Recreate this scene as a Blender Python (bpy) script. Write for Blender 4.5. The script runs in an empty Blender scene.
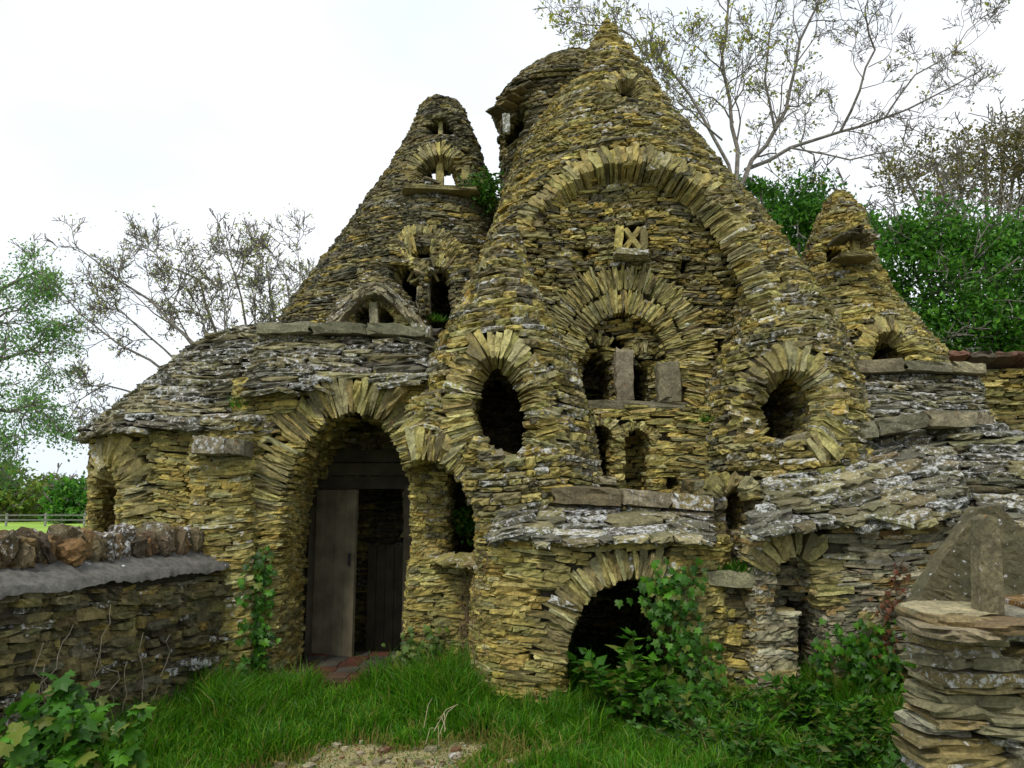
import bpy, math, random
import numpy as np
from mathutils import Vector
random.seed(7); rng = np.random.default_rng(7)
S = bpy.context.scene; COL = S.collection
R = math.radians
# ------------------------------------------------------------------ camera, sky, sun, exposure
F = 796.0; PITCH = R(8.64); EYE = 1.6
cd = bpy.data.cameras.new('camera'); cam = bpy.data.objects.new('camera', cd); COL.objects.link(cam)
cam.location = (0, 0, EYE); cam.rotation_euler = (R(90) + PITCH, 0, 0)
cd.sensor_width = 36; cd.lens = F / 1024 * 36; cd.clip_start = 0.05; cd.clip_end = 1500
S.camera = cam
w = bpy.data.worlds.new('World'); S.world = w; w.use_nodes = True
wn = w.node_tree; wn.nodes.clear()
wo = wn.nodes.new('ShaderNodeOutputWorld'); bg = wn.nodes.new('ShaderNodeBackground')
sky = wn.nodes.new('ShaderNodeTexSky'); sky.sky_type = 'NISHITA'; sky.sun_disc = False
SUN_EL, SUN_AZ = R(52), R(205)          # azimuth clockwise from +Y
sky.sun_elevation = SUN_EL; sky.sun_rotation = SUN_AZ
tc = wn.nodes.new('ShaderNodeTexCoord'); mp = wn.nodes.new('ShaderNodeMapping'); mp.inputs['Scale'].default_value = (1, 1, 2.2)
nz = wn.nodes.new('ShaderNodeTexNoise'); nz.inputs['Scale'].default_value = 1.7; nz.inputs['Detail'].default_value = 5
cr = wn.nodes.new('ShaderNodeValToRGB'); cr.color_ramp.elements[0].position = .3; cr.color_ramp.elements[0].color = (7.3, 8.5, 9.8, 1)
cr.color_ramp.elements[1].position = .62; cr.color_ramp.elements[1].color = (10.1, 10.4, 10.8, 1)
mx = wn.nodes.new('ShaderNodeMix'); mx.data_type = 'RGBA'; mx.inputs[0].default_value = .92
wn.links.new(tc.outputs['Generated'], mp.inputs[0]); wn.links.new(mp.outputs[0], nz.inputs['Vector'])
wn.links.new(nz.outputs['Fac'], cr.inputs[0]); wn.links.new(sky.outputs[0], mx.inputs[6]); wn.links.new(cr.outputs[0], mx.inputs[7])
wn.links.new(mx.outputs[2], bg.inputs[0]); bg.inputs[1].default_value = 0.1; wn.links.new(bg.outputs[0], wo.inputs[0])
sd = bpy.data.lights.new('sun', 'SUN'); sd.energy = 1.8; sd.angle = R(10); sd.color = (1, .95, .86)
so = bpy.data.objects.new('sun', sd); COL.objects.link(so)
sv = Vector((math.sin(SUN_AZ) * math.cos(SUN_EL), math.cos(SUN_AZ) * math.cos(SUN_EL), math.sin(SUN_EL)))
so.rotation_euler = sv.to_track_quat('Z', 'Y').to_euler()
S.view_settings.view_transform = 'Standard'; S.view_settings.look = 'None'; S.view_settings.exposure = 0.2; S.view_settings.gamma = 1

# ------------------------------------------------------------------ helpers
CP, SP = math.cos(PITCH), math.sin(PITCH)
def at(px, py, Y):
    u = (px - 512) / F; v = (384 - py) / F
    ry = CP - v * SP; rz = SP + v * CP
    return (u * Y / ry, EYE + rz * Y / ry)          # world x, z at depth Y
def poly_at(pts, Y): return np.array([at(a, b, Y) for a, b in pts])

def new_mat(name):
    m = bpy.data.materials.new(name); m.use_nodes = True
    return m, m.node_tree.nodes, m.node_tree.links, m.node_tree.nodes['Principled BSDF']
def NN(nodes, typ, **k):
    n = nodes.new(typ)
    for a, v in k.items():
        if a in n.inputs.keys(): n.inputs[a].default_value = v
        else: setattr(n, a, v)
    return n
def mixc(nodes, links, fac, a, b, blend='MIX'):
    n = nodes.new('ShaderNodeMix'); n.data_type = 'RGBA'; n.blend_type = blend
    for i, v in ((0, fac), (6, a), (7, b)):
        if hasattr(v, 'is_linked') or hasattr(v, 'links'): links.new(v, n.inputs[i])
        else: n.inputs[i].default_value = v if i == 0 else (*v, 1)
    return n.outputs[2]
def math_(nodes, links, op, a, b=0.0, clamp=False):
    n = nodes.new('ShaderNodeMath'); n.operation = op; n.use_clamp = clamp
    for i, v in ((0, a), (1, b)):
        if hasattr(v, 'links'): links.new(v, n.inputs[i])
        else: n.inputs[i].default_value = v
    return n.outputs[0]
def ramp(nodes, links, src, p0, p1, c0=(0, 0, 0), c1=(1, 1, 1)):
    n = nodes.new('ShaderNodeValToRGB'); e = n.color_ramp.elements
    e[0].position = p0; e[1].position = p1; e[0].color = (*c0, 1); e[1].color = (*c1, 1)
    links.new(src, n.inputs[0]); return n.outputs[0]

def stone_material():
    m, n, l, b = new_mat('rubble_stone')
    at_ = NN(n, 'ShaderNodeAttribute', attribute_name='Col'); la = NN(n, 'ShaderNodeAttribute', attribute_name='lichen')
    tc = n.new('ShaderNodeTexCoord')
    def noise(s, d=4, r=.6):
        q = NN(n, 'ShaderNodeTexNoise', Scale=s, Detail=d, Roughness=r); l.new(tc.outputs['Object'], q.inputs['Vector']); return q.outputs['Fac']
    n1 = noise(9); n2 = noise(45, 5, .7); n3 = noise(2.2, 3)
    c = mixc(n, l, .8, at_.outputs['Color'], ramp(n, l, n1, .3, .72, (.42, .42, .42), (1.4, 1.38, 1.34)), 'MULTIPLY')
    c = mixc(n, l, .75, c, ramp(n, l, n2, .32, .7, (.35, .35, .36), (1.5, 1.48, 1.42)), 'MULTIPLY')
    # grey weathering stains and olive algae
    c = mixc(n, l, ramp(n, l, n3, .5, .68, (0, 0, 0), (.5, .5, .5)), c, (.085, .085, .045))
    # orange and white lichen
    n4 = noise(16, 3, .6)
    orange = ramp(n, l, n4, .70, .73)
    c = mixc(n, l, math_(n, l, 'MULTIPLY', orange, .45), c, (.42, .16, .02))
    n5 = noise(24, 6, .75)
    thr = math_(n, l, 'ADD', n5, math_(n, l, 'MULTIPLY', la.outputs['Fac'], .2))
    lw = ramp(n, l, thr, .685, .73)
    c = mixc(n, l, math_(n, l, 'MULTIPLY', lw, .75), c, (.6, .61, .6))
    l.new(c, b.inputs['Base Color']); b.inputs['Roughness'].default_value = .85
    bn = NN(n, 'ShaderNodeBump', Strength=.75, Distance=.012); l.new(math_(n, l, 'ADD', n2, n1), bn.inputs['Height']); l.new(bn.outputs[0], b.inputs['Normal'])
    b.inputs['Specular IOR Level'].default_value = .3
    return m
def attr_material(name, rough=.6, trans=0, spec=.4, nscale=8, amp=.5):
    m, n, l, b = new_mat(name)
    a = NN(n, 'ShaderNodeAttribute', attribute_name='Col'); tc = n.new('ShaderNodeTexCoord')
    q = NN(n, 'ShaderNodeTexNoise', Scale=nscale, Detail=5); l.new(tc.outputs['Object'], q.inputs['Vector'])
    c = mixc(n, l, amp, a.outputs['Color'], ramp(n, l, q.outputs['Fac'], .3, .7, (.4, .4, .4), (1.4, 1.4, 1.4)), 'MULTIPLY')
    l.new(c, b.inputs['Base Color']); b.inputs['Roughness'].default_value = rough; b.inputs['Specular IOR Level'].default_value = spec
    if trans:
        t = n.new('ShaderNodeBsdfTranslucent'); l.new(c, t.inputs[0]); ms = n.new('ShaderNodeMixShader'); ms.inputs[0].default_value = trans
        l.new(b.outputs[0], ms.inputs[1]); l.new(t.outputs[0], ms.inputs[2]); l.new(ms.outputs[0], n['Material Output'].inputs[0])
    return m
STONE = stone_material()
LEAF = attr_material('leaf_green', .45, .48, .35, 3, .25)
BARK = attr_material('bark', .9, 0, .2, 14, .8)
WOOD = attr_material('weathered_wood', .8, 0, .2, 6, .6)

def mesh_obj(name, V, FA, mat, parent=None, col=None, lich=None, smooth=False):
    """V (n,3); FA list of (m,k) int arrays, k the polygon size"""
    V = np.asarray(V, float); FA = [f for f in FA if len(f)]
    me = bpy.data.meshes.new(name)
    me.vertices.add(len(V)); me.vertices.foreach_set('co', V.ravel())
    loops = np.concatenate([f.ravel() for f in FA]); tot = np.concatenate([np.full(len(f), f.shape[1]) for f in FA])
    me.loops.add(len(loops)); me.loops.foreach_set('vertex_index', loops.astype(np.int32))
    me.polygons.add(len(tot)); st = np.concatenate([[0], np.cumsum(tot)[:-1]])
    me.polygons.foreach_set('loop_start', st.astype(np.int32)); me.polygons.foreach_set('loop_total', tot.astype(np.int32))
    me.polygons.foreach_set('use_smooth', np.full(len(tot), bool(smooth)))
    me.update(calc_edges=True)
    if col is not None:
        c = me.color_attributes.new('Col', 'FLOAT_COLOR', 'POINT')
        col = np.broadcast_to(np.asarray(col, float), (len(V), 3)); c.data.foreach_set('color', np.c_[col, np.ones(len(V))].ravel())
    if lich is not None:
        a = me.attributes.new('lichen', 'FLOAT', 'POINT'); a.data.foreach_set('value', np.broadcast_to(np.asarray(lich, float), (len(V),)).copy())
    me.materials.append(mat)
    o = bpy.data.objects.new(name, me); COL.objects.link(o)
    if parent is not None: o.parent = parent
    return o
def tag(o, label=None, cat=None, group=None, kind=None):
    if label: o['label'] = label
    if cat: o['category'] = cat
    if group: o['group'] = group
    if kind: o['kind'] = kind
    return o
def empty(name, label=None, cat=None, group=None):
    o = bpy.data.objects.new(name, None); COL.objects.link(o); o.empty_display_size = .2
    return tag(o, label, cat, group)

class Geo:                       # collects vertices, faces and attributes for ONE mesh
    def __init__(s): s.V = []; s.F = {}; s.C = []; s.L = []; s.n = 0
    def add(s, V, F_, c, li=0.0):
        V = np.asarray(V, float); s.V.append(V)
        for f in F_: s.F.setdefault(f.shape[1], []).append(f + s.n)
        s.C.append(np.broadcast_to(np.asarray(c, float), V.shape)); s.L.append(np.broadcast_to(np.asarray(li, float), (len(V),)))
        s.n += len(V)
    def build(s, name, mat, parent=None, smooth=False):
        if not s.n: return None
        return mesh_obj(name, np.concatenate(s.V), [np.concatenate(f) for f in s.F.values()], mat, parent, np.concatenate(s.C), np.concatenate(s.L), smooth)

# ------------------------------------------------------------------ stones
def make_template(nx, ny, nz_, k, rough=.09, pw=9, ed=(.88, 1.04), ch=(.965, 1.02), we=(.62, 1.0)):
    gx, gy, gz = np.linspace(-.5, .5, nx), np.linspace(-.5, .5, ny), np.linspace(-.5, .5, nz_)
    idx = {}; P = []
    for i in range(nx):
        for j in range(ny):
            for q in range(nz_):
                if i in (0, nx-1) or j in (0, ny-1) or q in (0, nz_-1):
                    idx[(i, j, q)] = len(P); P.append((gx[i], gy[j], gz[q]))
    P = np.array(P); FC = []
    def quad(a, b, c, d): FC.append((idx[a], idx[b], idx[c], idx[d]))
    for j in range(ny-1):
        for q in range(nz_-1):
            quad((0, j, q), (0, j, q+1), (0, j+1, q+1), (0, j+1, q)); quad((nx-1, j, q), (nx-1, j+1, q), (nx-1, j+1, q+1), (nx-1, j, q+1))
    for i in range(nx-1):
        for q in range(nz_-1):
            quad((i, 0, q), (i+1, 0, q), (i+1, 0, q+1), (i, 0, q+1)); quad((i, ny-1, q), (i, ny-1, q+1), (i+1, ny-1, q+1), (i+1, ny-1, q))
    for i in range(nx-1):
        for j in range(ny-1):
            quad((i, j, 0), (i, j+1, 0), (i+1, j+1, 0), (i+1, j, 0)); quad((i, j, nz_-1), (i+1, j, nz_-1), (i+1, j+1, nz_-1), (i, j+1, nz_-1))
    T = []
    for _ in range(k):
        Q = P * 2
        inf = np.abs(Q[:, :2]).max(axis=1); p = (np.abs(Q[:, :2]) ** pw).sum(axis=1) ** (1/pw)
        kk = np.where(p > 0, inf / np.maximum(p, 1e-6), 1); Q[:, :2] *= kk[:, None]              # rounded plan, sharp arrises
        edge = np.maximum(np.abs(Q[:, 0]), np.abs(Q[:, 1])) > .85
        Q[:, 2] *= np.where(edge, rng.uniform(*ed, len(Q)), 1)
        top = np.abs(Q[:, 2]) > .6
        Q[:, :2] *= np.where(top & edge, rng.uniform(*ch, len(Q)), 1)[:, None]
        Q += rng.normal(0, rough, Q.shape) * (.9, 1, 1.2)
        for _c in range(4):
            v = rng.choice(np.nonzero(edge)[0]); Q[v] *= rng.uniform(.72, .95, 3)
        e = rng.uniform(*we, 2)                                     # wedge the ends
        sx = np.where(Q[:, 0] > 0, 1 - (1 - e[0]) * Q[:, 0], 1 + (1 - e[1]) * Q[:, 0])
        Q[:, 2] *= sx; Q[:, 2] += rng.normal(0, .12) * Q[:, 0] ** 2
        T.append(Q * .5)
    return np.array(T), np.array(FC)
TP, TF = make_template(5, 3, 3, 60, .06)
TPB, TFB = make_template(7, 4, 4, 24, .042, 7, (.8, 1.03), (.95, 1.02), (.82, 1.0))
TPS, TFS = make_template(6, 4, 3, 50, .08, 4, (.75, 1.0), (.93, 1.02))
TPR, TFR = make_template(6, 5, 4, 30, .085, 4, (.7, 1.1), (.85, 1.1))
WALLC = np.array([(.38, .30, .095), (.44, .355, .13), (.31, .25, .085), (.31, .275, .115), (.50, .42, .18), (.22, .18, .07), (.38, .28, .085), (.38, .35, .20), (.27, .25, .10), (.35, .29, .11)])
SLATEC = np.array([(.18, .165, .10), (.235, .21, .11), (.135, .125, .085), (.27, .24, .12), (.18, .15, .075), (.30, .265, .14), (.16, .15, .11)])
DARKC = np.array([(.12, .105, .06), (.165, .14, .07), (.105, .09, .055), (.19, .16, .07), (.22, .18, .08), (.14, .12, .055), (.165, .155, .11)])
RIMC = np.array([(.37, .33, .13), (.44, .39, .18), (.32, .265, .115), (.37, .30, .11), (.37, .34, .20), (.24, .2, .10)])
for P_ in (WALLC, SLATEC, DARKC, RIMC): P_ *= (1.0, .975, .86)
ROOFC = SLATEC*(.84, .88, 1.0)
WALLC[:] = WALLC*(.97, 1.0, .9)+.004; RIMC[:] = RIMC*(.95, .98, .95)
def stones(geo, C, T_, N_, U_, L, D, H, pal, lich, big=False, taper=None):
    """lay stones: centre, unit axes (along, outward, up), sizes"""
    if not len(C): return
    TT, FF = (TPR, TFR) if big == 3 else (TPS, TFS) if big == 2 else (TPB, TFB) if big else (TP, TF)
    k = rng.integers(0, len(TT), len(C)); t = TT[k].copy()
    if taper is not None: t[..., 2] *= 1+2*taper[:, None]*t[..., 0]
    fl = rng.choice([-1, 1], (len(C), 1)); 
    V = C[:, None] + t[..., 0:1] * (L[:, None, None] * T_[:, None]) + t[..., 1:2] * (D[:, None, None] * N_[:, None]) + t[..., 2:3] * (H[:, None, None] * U_[:, None])
    nv = TT.shape[1]; m = len(C)
    FA = (FF[None] + (np.arange(m) * nv)[:, None, None]).reshape(-1, 4)
    # keep faces outward
    c = pal[rng.integers(0, len(pal), m)] * rng.uniform(.66, 1.34, (m, 1)) * rng.normal(1, .022, (m, 3))
    li = np.where(rng.random(m) < lich*1.1, rng.uniform(.45, 1.0, m), rng.uniform(0, .25, m)*(lich > 0))
    geo.add(V.reshape(-1, 3), [FA], np.repeat(c, nv, 0), np.repeat(li, nv))

# ------------------------------------------------------------------ solid shapes as distance functions
def poly_sd(poly, x, z):
    d = np.full(np.broadcast(x, z).shape, 1e9); s = np.ones(d.shape)
    n = len(poly)
    for i in range(n):
        ax, az = poly[i]; bx, bz = poly[i-1]
        ex, ez = bx-ax, bz-az; wx, wz = x-ax, z-az
        t = np.clip((wx*ex+wz*ez)/(ex*ex+ez*ez+1e-12), 0, 1)
        d = np.minimum(d, (wx-ex*t)**2+(wz-ez*t)**2)
        c1 = z >= az; c2 = z < bz; c3 = ex*wz > ez*wx
        s = np.where((c1 & c2 & c3) | (~c1 & ~c2 & ~c3), -s, s)
    return s*np.sqrt(d)
def rev(rows, p=2.0):
    """upright body: rows (py, pxL, pxR, Y, ry or None, ) silhouettes read at depth Y"""
    q = []
    for (py, a, b, Y, ry) in rows:
        xa, z = at(a, py, Y); xb, _ = at(b, py, Y); q.append((z, (xa+xb)/2, Y, (xb-xa)/2, ry if ry else (xb-xa)/2))
    q = np.array(sorted(q))
    def f(x, y, z):
        cx, cy, rx, ry = [np.interp(z, q[:, 0], q[:, i]) for i in (1, 2, 3, 4)]
        g = ((np.abs(x-cx)/rx)**p+(np.abs(y-cy)/ry)**p)**(1/p)
        d = (g-1)*np.minimum(rx, ry)
        return np.maximum(d, np.maximum(z-q[-1, 0], q[0, 0]-z))
    m = max((q[:, 3]).max(), 0)
    f.box = ((q[:, 1]-q[:, 3]).min(), (q[:, 1]+q[:, 3]).max(), (q[:, 2]-q[:, 4]).min(), (q[:, 2]+q[:, 4]).max(), q[0, 0], q[-1, 0])
    return f
def prism(pts, Y, y0, y1, bat=0.0):
    P = poly_at(pts, Y)
    def f(x, y, z):
        d = poly_sd(P, x, z)
        return np.maximum(d, np.maximum(y0 + bat*(z) - y, y-y1))
    f.box = (P[:, 0].min(), P[:, 0].max(), y0-.1, y1, P[:, 1].min(), P[:, 1].max())
    return f
def slope(pxL, pxR, eL, eR, Ye, rL, rR, Yr, pxL2=None, pxR2=None, back=None, wob=0.0):
    """lean-to roof: eaves pixel heights eL,eR at depth Ye, ridge rL,rR at depth Yr"""
    A = at(pxL, eL, Ye); B = at(pxR, eR, Ye); Cc = at(pxL2 or pxL, rL, Yr); D = at(pxR2 or pxR, rR, Yr); back = back or Yr+.5
    def f(x, y, z):
        ty = np.clip((y-Ye)/(Yr-Ye), 0, 1)
        xl = A[0]+(Cc[0]-A[0])*ty; xr = B[0]+(D[0]-B[0])*ty
        s = np.clip((x-xl)/(xr-xl), 0, 1)
        ze = A[1]+(B[1]-A[1])*s; zr = Cc[1]+(D[1]-Cc[1])*s
        zt = ze+(zr-ze)*ty + wob*np.sin(x*3.1+.5)*np.sin(ty*3.1)
        g = (z-zt)*(Yr-Ye)/np.hypot(Yr-Ye, zr-ze)
        return np.maximum(np.maximum(g, np.maximum(ze-.03-z, Ye-y)), np.maximum(y-back, np.maximum(xl-x, x-xr)))
    f.box = (min(A[0], Cc[0]), max(B[0], D[0]), Ye, back, min(A[1], B[1])-.03, max(Cc[1], D[1])+.12)
    return f
def cut(pts, Y, y0, y1, parts, skew=0.0):
    P = poly_at(pts, Y)
    def f(x, y, z): return np.maximum(poly_sd(P, x, z-skew*(y-Y)), np.maximum(y0-y, y-y1))
    f.parts = parts; f.box = (P[:, 0].min(), P[:, 0].max()); return f
def ell(cx, cy, rx, ry, n=20, rot=0):
    o = []
    for i in range(n):
        a = 2*math.pi*i/n; u, v = rx*math.cos(a), ry*math.sin(a)
        o.append((cx+u*math.cos(rot)-v*math.sin(rot), cy+u*math.sin(rot)+v*math.cos(rot)))
    return o
def archp(x0, x1, yt, yb, n=10):         # round headed opening
    cx, r = (x0+x1)/2, (x1-x0)/2
    return [(x0, yb)]+[(cx-r*math.cos(math.pi*i/n), yt+r-r*math.sin(math.pi*i/n)) for i in range(n+1)]+[(x1, yb)]

class Part: pass
PARTS = {}; CUTS = []
def part(name, key, f, ch=(.025, .047), ln=(.07, .28), pal=WALLC, lich=0.0, jit=.009, depth=.2, warp=None, tilt=0.0, cull=.5, nobj=None, zmin=None, low=None, vis=True, big=False, hf=1.1):
    p = Part(); p.__dict__.update(name=name, f=f, ch=ch, ln=ln, pal=pal, lich=lich, jit=jit, depth=depth, warp=warp, tilt=tilt, cull=cull, geo=Geo(), zmin=zmin, vis=vis, big=big, hf=hf)
    PARTS[key] = p; return p
def full(key, x, y, z):
    p = PARTS[key]; d = p.f(x, y, z)
    for c in CUTS:
        if key in c.parts or (c.parts == '*'): d = np.maximum(d, -c(x, y, z))
    return d
RINGS = []          # quads (xz polygon, ylo, yhi) where courses give way to arch stones

def contour(A, xs, ys, X=None):
    """iso-lines of a 2D field as chained polylines"""
    s = A < 0
    i, j = np.nonzero((s[:-1, :-1] ^ s[1:, :-1]) | (s[:-1, :-1] ^ s[:-1, 1:]) | (s[:-1, :-1] ^ s[1:, 1:]))
    nxt = {}; pos = {}
    def ex(i, j):     # crossing on edge (i,j)-(i+1,j)
        k = (0, i, j)
        if k not in pos:
            a, b = A[i, j], A[i+1, j]; pos[k] = (xs[i]+(xs[i+1]-xs[i])*a/(a-b), ys[j])
        return k
    def ey(i, j):
        k = (1, i, j)
        if k not in pos:
            a, b = A[i, j], A[i, j+1]; pos[k] = (xs[i], ys[j]+(ys[j+1]-ys[j])*a/(a-b))
        return k
    for a, b in zip(i.tolist(), j.tolist()):
        c = (s[a, b], s[a+1, b], s[a+1, b+1], s[a, b+1])
        # directed so that the solid is on the left
        E = (lambda: ex(a, b), lambda: ey(a+1, b), lambda: ex(a, b+1), lambda: ey(a, b))
        cr_ = [q for q in range(4) if c[q] != c[(q+1) % 4]]
        if len(cr_) == 2:
            q0, q1 = cr_
            # leaving edge: the one where corner q is inside and q+1 is outside
            if c[q0]: st, en = q0, q1
            else: st, en = q1, q0
            nxt[E[st]()] = E[en]()
        else:
            for q in cr_:
                if c[q]: nxt[E[q]()] = E[(q+3) % 4]()
    out = []; seen = set(); tg = set(nxt.values())
    starts = [k for k in nxt if k not in tg]+list(nxt)
    for k in starts:
        if k in seen: continue
        ln = [pos[k]]; seen.add(k); q = nxt.get(k)
        while q is not None:
            ln.append(pos[q])
            if q in seen: break
            seen.add(q); q = nxt.get(q)
        if len(ln) > 2: out.append(np.array(ln))
    return out

def lay(key):
    p = PARTS[key]; x0, x1, y0, y1, z0, z1 = p.f.box
    g = .045; xs = np.arange(x0-.12, x1+.12+g, g); ys = np.arange(y0-.12, min(y1, 12.5)+.12+g, g)
    XX, YY = np.meshgrid(xs, ys, indexing='ij')
    z = max(z0, -.3)+.01
    C, T_, N_, L, D, H = [], [], [], [], [], []
    if p.warp is not None: W = p.warp(XX, YY); z -= max(0, W.max()); ztop = z1 - min(0, W.min())
    else:
        W = .025*np.sin(XX*2.3+z0*5)+.02*np.sin(XX*5.1+YY*3.0+z1); ztop = z1+.03; z -= .05
    nearc = [c for c in CUTS if (key in c.parts or c.parts == '*') and c.box[0] < x1 and c.box[1] > x0]
    while z < ztop:
        h = random.uniform(*p.ch)
        ZZ = z+h/2+W
        A = p.f(XX, YY, ZZ)
        for c in nearc: A = np.maximum(A, -c(XX, YY, ZZ))
        if (A < 0).any():
            for ln in contour(A, xs, ys):
                dd = np.hypot(*np.diff(ln, axis=0).T); cum = np.concatenate([[0], np.cumsum(dd)])
                if cum[-1] < .08: continue
                pz = -random.uniform(0, .2)
                while pz < cum[-1]:
                    l_ = random.uniform(*p.ln)*(.6+.4*random.random()) if random.random() < .75 else p.ln[1]*random.uniform(.8, 1.25)
                    a, b = max(pz, 0), min(pz+l_, cum[-1]); pz += l_
                    if b-a < .04: continue
                    qa = [np.interp(a, cum, ln[:, i]) for i in (0, 1)]; qb = [np.interp(b, cum, ln[:, i]) for i in (0, 1)]
                    mid = [np.interp((a+b)/2, cum, ln[:, i]) for i in (0, 1)]
                    tx, ty = qb[0]-qa[0], qb[1]-qa[1]; tl = math.hypot(tx, ty)
                    if tl < .03: continue
                    if tl < .6*(b-a) and b-a > .1:                       # sharp corner: lay a short stone
                        tl = .12
                    tx /= math.hypot(qb[0]-qa[0], qb[1]-qa[1]); ty /= math.hypot(qb[0]-qa[0], qb[1]-qa[1])
                    nx, ny = -ty, tx                                      # outward
                    mx_, my_ = (np.array(mid)*.6+.2*np.array(qa)+.2*np.array(qb))
                    C.append((mx_, my_, z+h/2)); T_.append((tx, ty, 0)); N_.append((nx, ny, 0)); L.append(tl+.012); D.append(p.depth*random.uniform(.8, 1.15)); H.append(h)
        z += h*.93
    if not C: return
    C, T_, N_, L, D, H = map(np.array, (C, T_, N_, L, D, H))
    # check outward sign, refine z by warp
    if p.warp is not None: wz = p.warp; e = .02
    else: wz = lambda x, y: .025*np.sin(x*2.3+z0*5)+.02*np.sin(x*5.1+y*3.0+z1); e = .02
    C[:, 2] += wz(C[:, 0], C[:, 1])
    gz = (wz(C[:, 0]+T_[:, 0]*e, C[:, 1]+T_[:, 1]*e)-wz(C[:, 0]-T_[:, 0]*e, C[:, 1]-T_[:, 1]*e))/(2*e)
    dp = full(key, C[:, 0]+N_[:, 0]*.05, C[:, 1]+N_[:, 1]*.05, C[:, 2])-full(key, C[:, 0]-N_[:, 0]*.05, C[:, 1]-N_[:, 1]*.05, C[:, 2])
    N_ = N_*np.where(dp > 0, 1, -1)[:, None]
    keep = N_[:, 1] < p.cull
    keep &= ~((N_[:, 1] > .15) & (C[:, 1] > 9.3) & (np.abs(N_[:, 0]) < .6))
    for k2, q in PARTS.items():
        if k2 == key: continue
        b = q.f.box
        m = keep & (C[:, 0] > b[0]) & (C[:, 0] < b[1]) & (C[:, 1] > b[2]) & (C[:, 2] > b[4]-.02) & (C[:, 2] < b[5]+.02)
        if m.any():
            i = np.nonzero(m)[0]; d = full(k2, C[i, 0], C[i, 1], C[i, 2]); keep[i[d < -.07]] = False
    for (P, ya, yb, ks) in RINGS:
        if ks and key not in ks: continue
        m = keep & (C[:, 1] > ya) & (C[:, 1] < yb) & (N_[:, 1] < -.35)
        if m.any():
            i = np.nonzero(m)[0]; d = poly_sd(P, C[i, 0], C[i, 2]); keep[i[d < .01]] = False
    C, T_, N_, L, D, H, gz = [a[keep] for a in (C, T_, N_, L, D, H, gz)]
    m = len(C)
    if not m: return
    for _ in range(3):                                                # shorten stones that would stick into an opening
        for sg in (-1, 1):
            E = C+T_*(sg*L*.5)[:, None]-N_*.06; bad = np.zeros(m, bool)
            for c in nearc: bad |= c(E[:, 0], E[:, 1], E[:, 2]) < -.008
            C = np.where(bad[:, None], C-T_*(sg*L*.17)[:, None], C); L = np.where(bad, L*.66, L)
    E = C-N_*.06; ok = L > .03
    for c in nearc: ok &= c(E[:, 0], E[:, 1], E[:, 2]) > -.03
    C, T_, N_, L, D, H, gz = [a[ok] for a in (C, T_, N_, L, D, H, gz)]; m = len(C)
    for _ in range(4):                                                # thin walls and pillars get shallow stones
        Q = C-N_*(D*.95)[:, None]; D = np.where(full(key, Q[:, 0], Q[:, 1], Q[:, 2]) > .0, np.maximum(D*.62, .04), D)
    T3 = T_.copy(); T3[:, 2] = gz+rng.normal(0, .022, m); T3 /= np.linalg.norm(T3, axis=1, keepdims=True)
    N3 = N_.copy(); N3[:, 2] = -p.tilt+rng.normal(0, .035, m); N3 /= np.linalg.norm(N3, axis=1, keepdims=True)
    U3 = np.cross(T3, N3); U3 *= np.sign(U3[:, 2:3]); U3 /= np.linalg.norm(U3, axis=1, keepdims=True)
    out = rng.normal(0, p.jit, m)
    C = C+N3*(out-D/2+.015)[:, None]; C[:, 2] += rng.normal(0, .005, m)
    tall = np.where(rng.random(m) < .08, 1.6, 1.0)
    stones(p.geo, C, T3, N3, U3, L, D, H*p.hf*tall, p.pal, p.lich, p.big)

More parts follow.
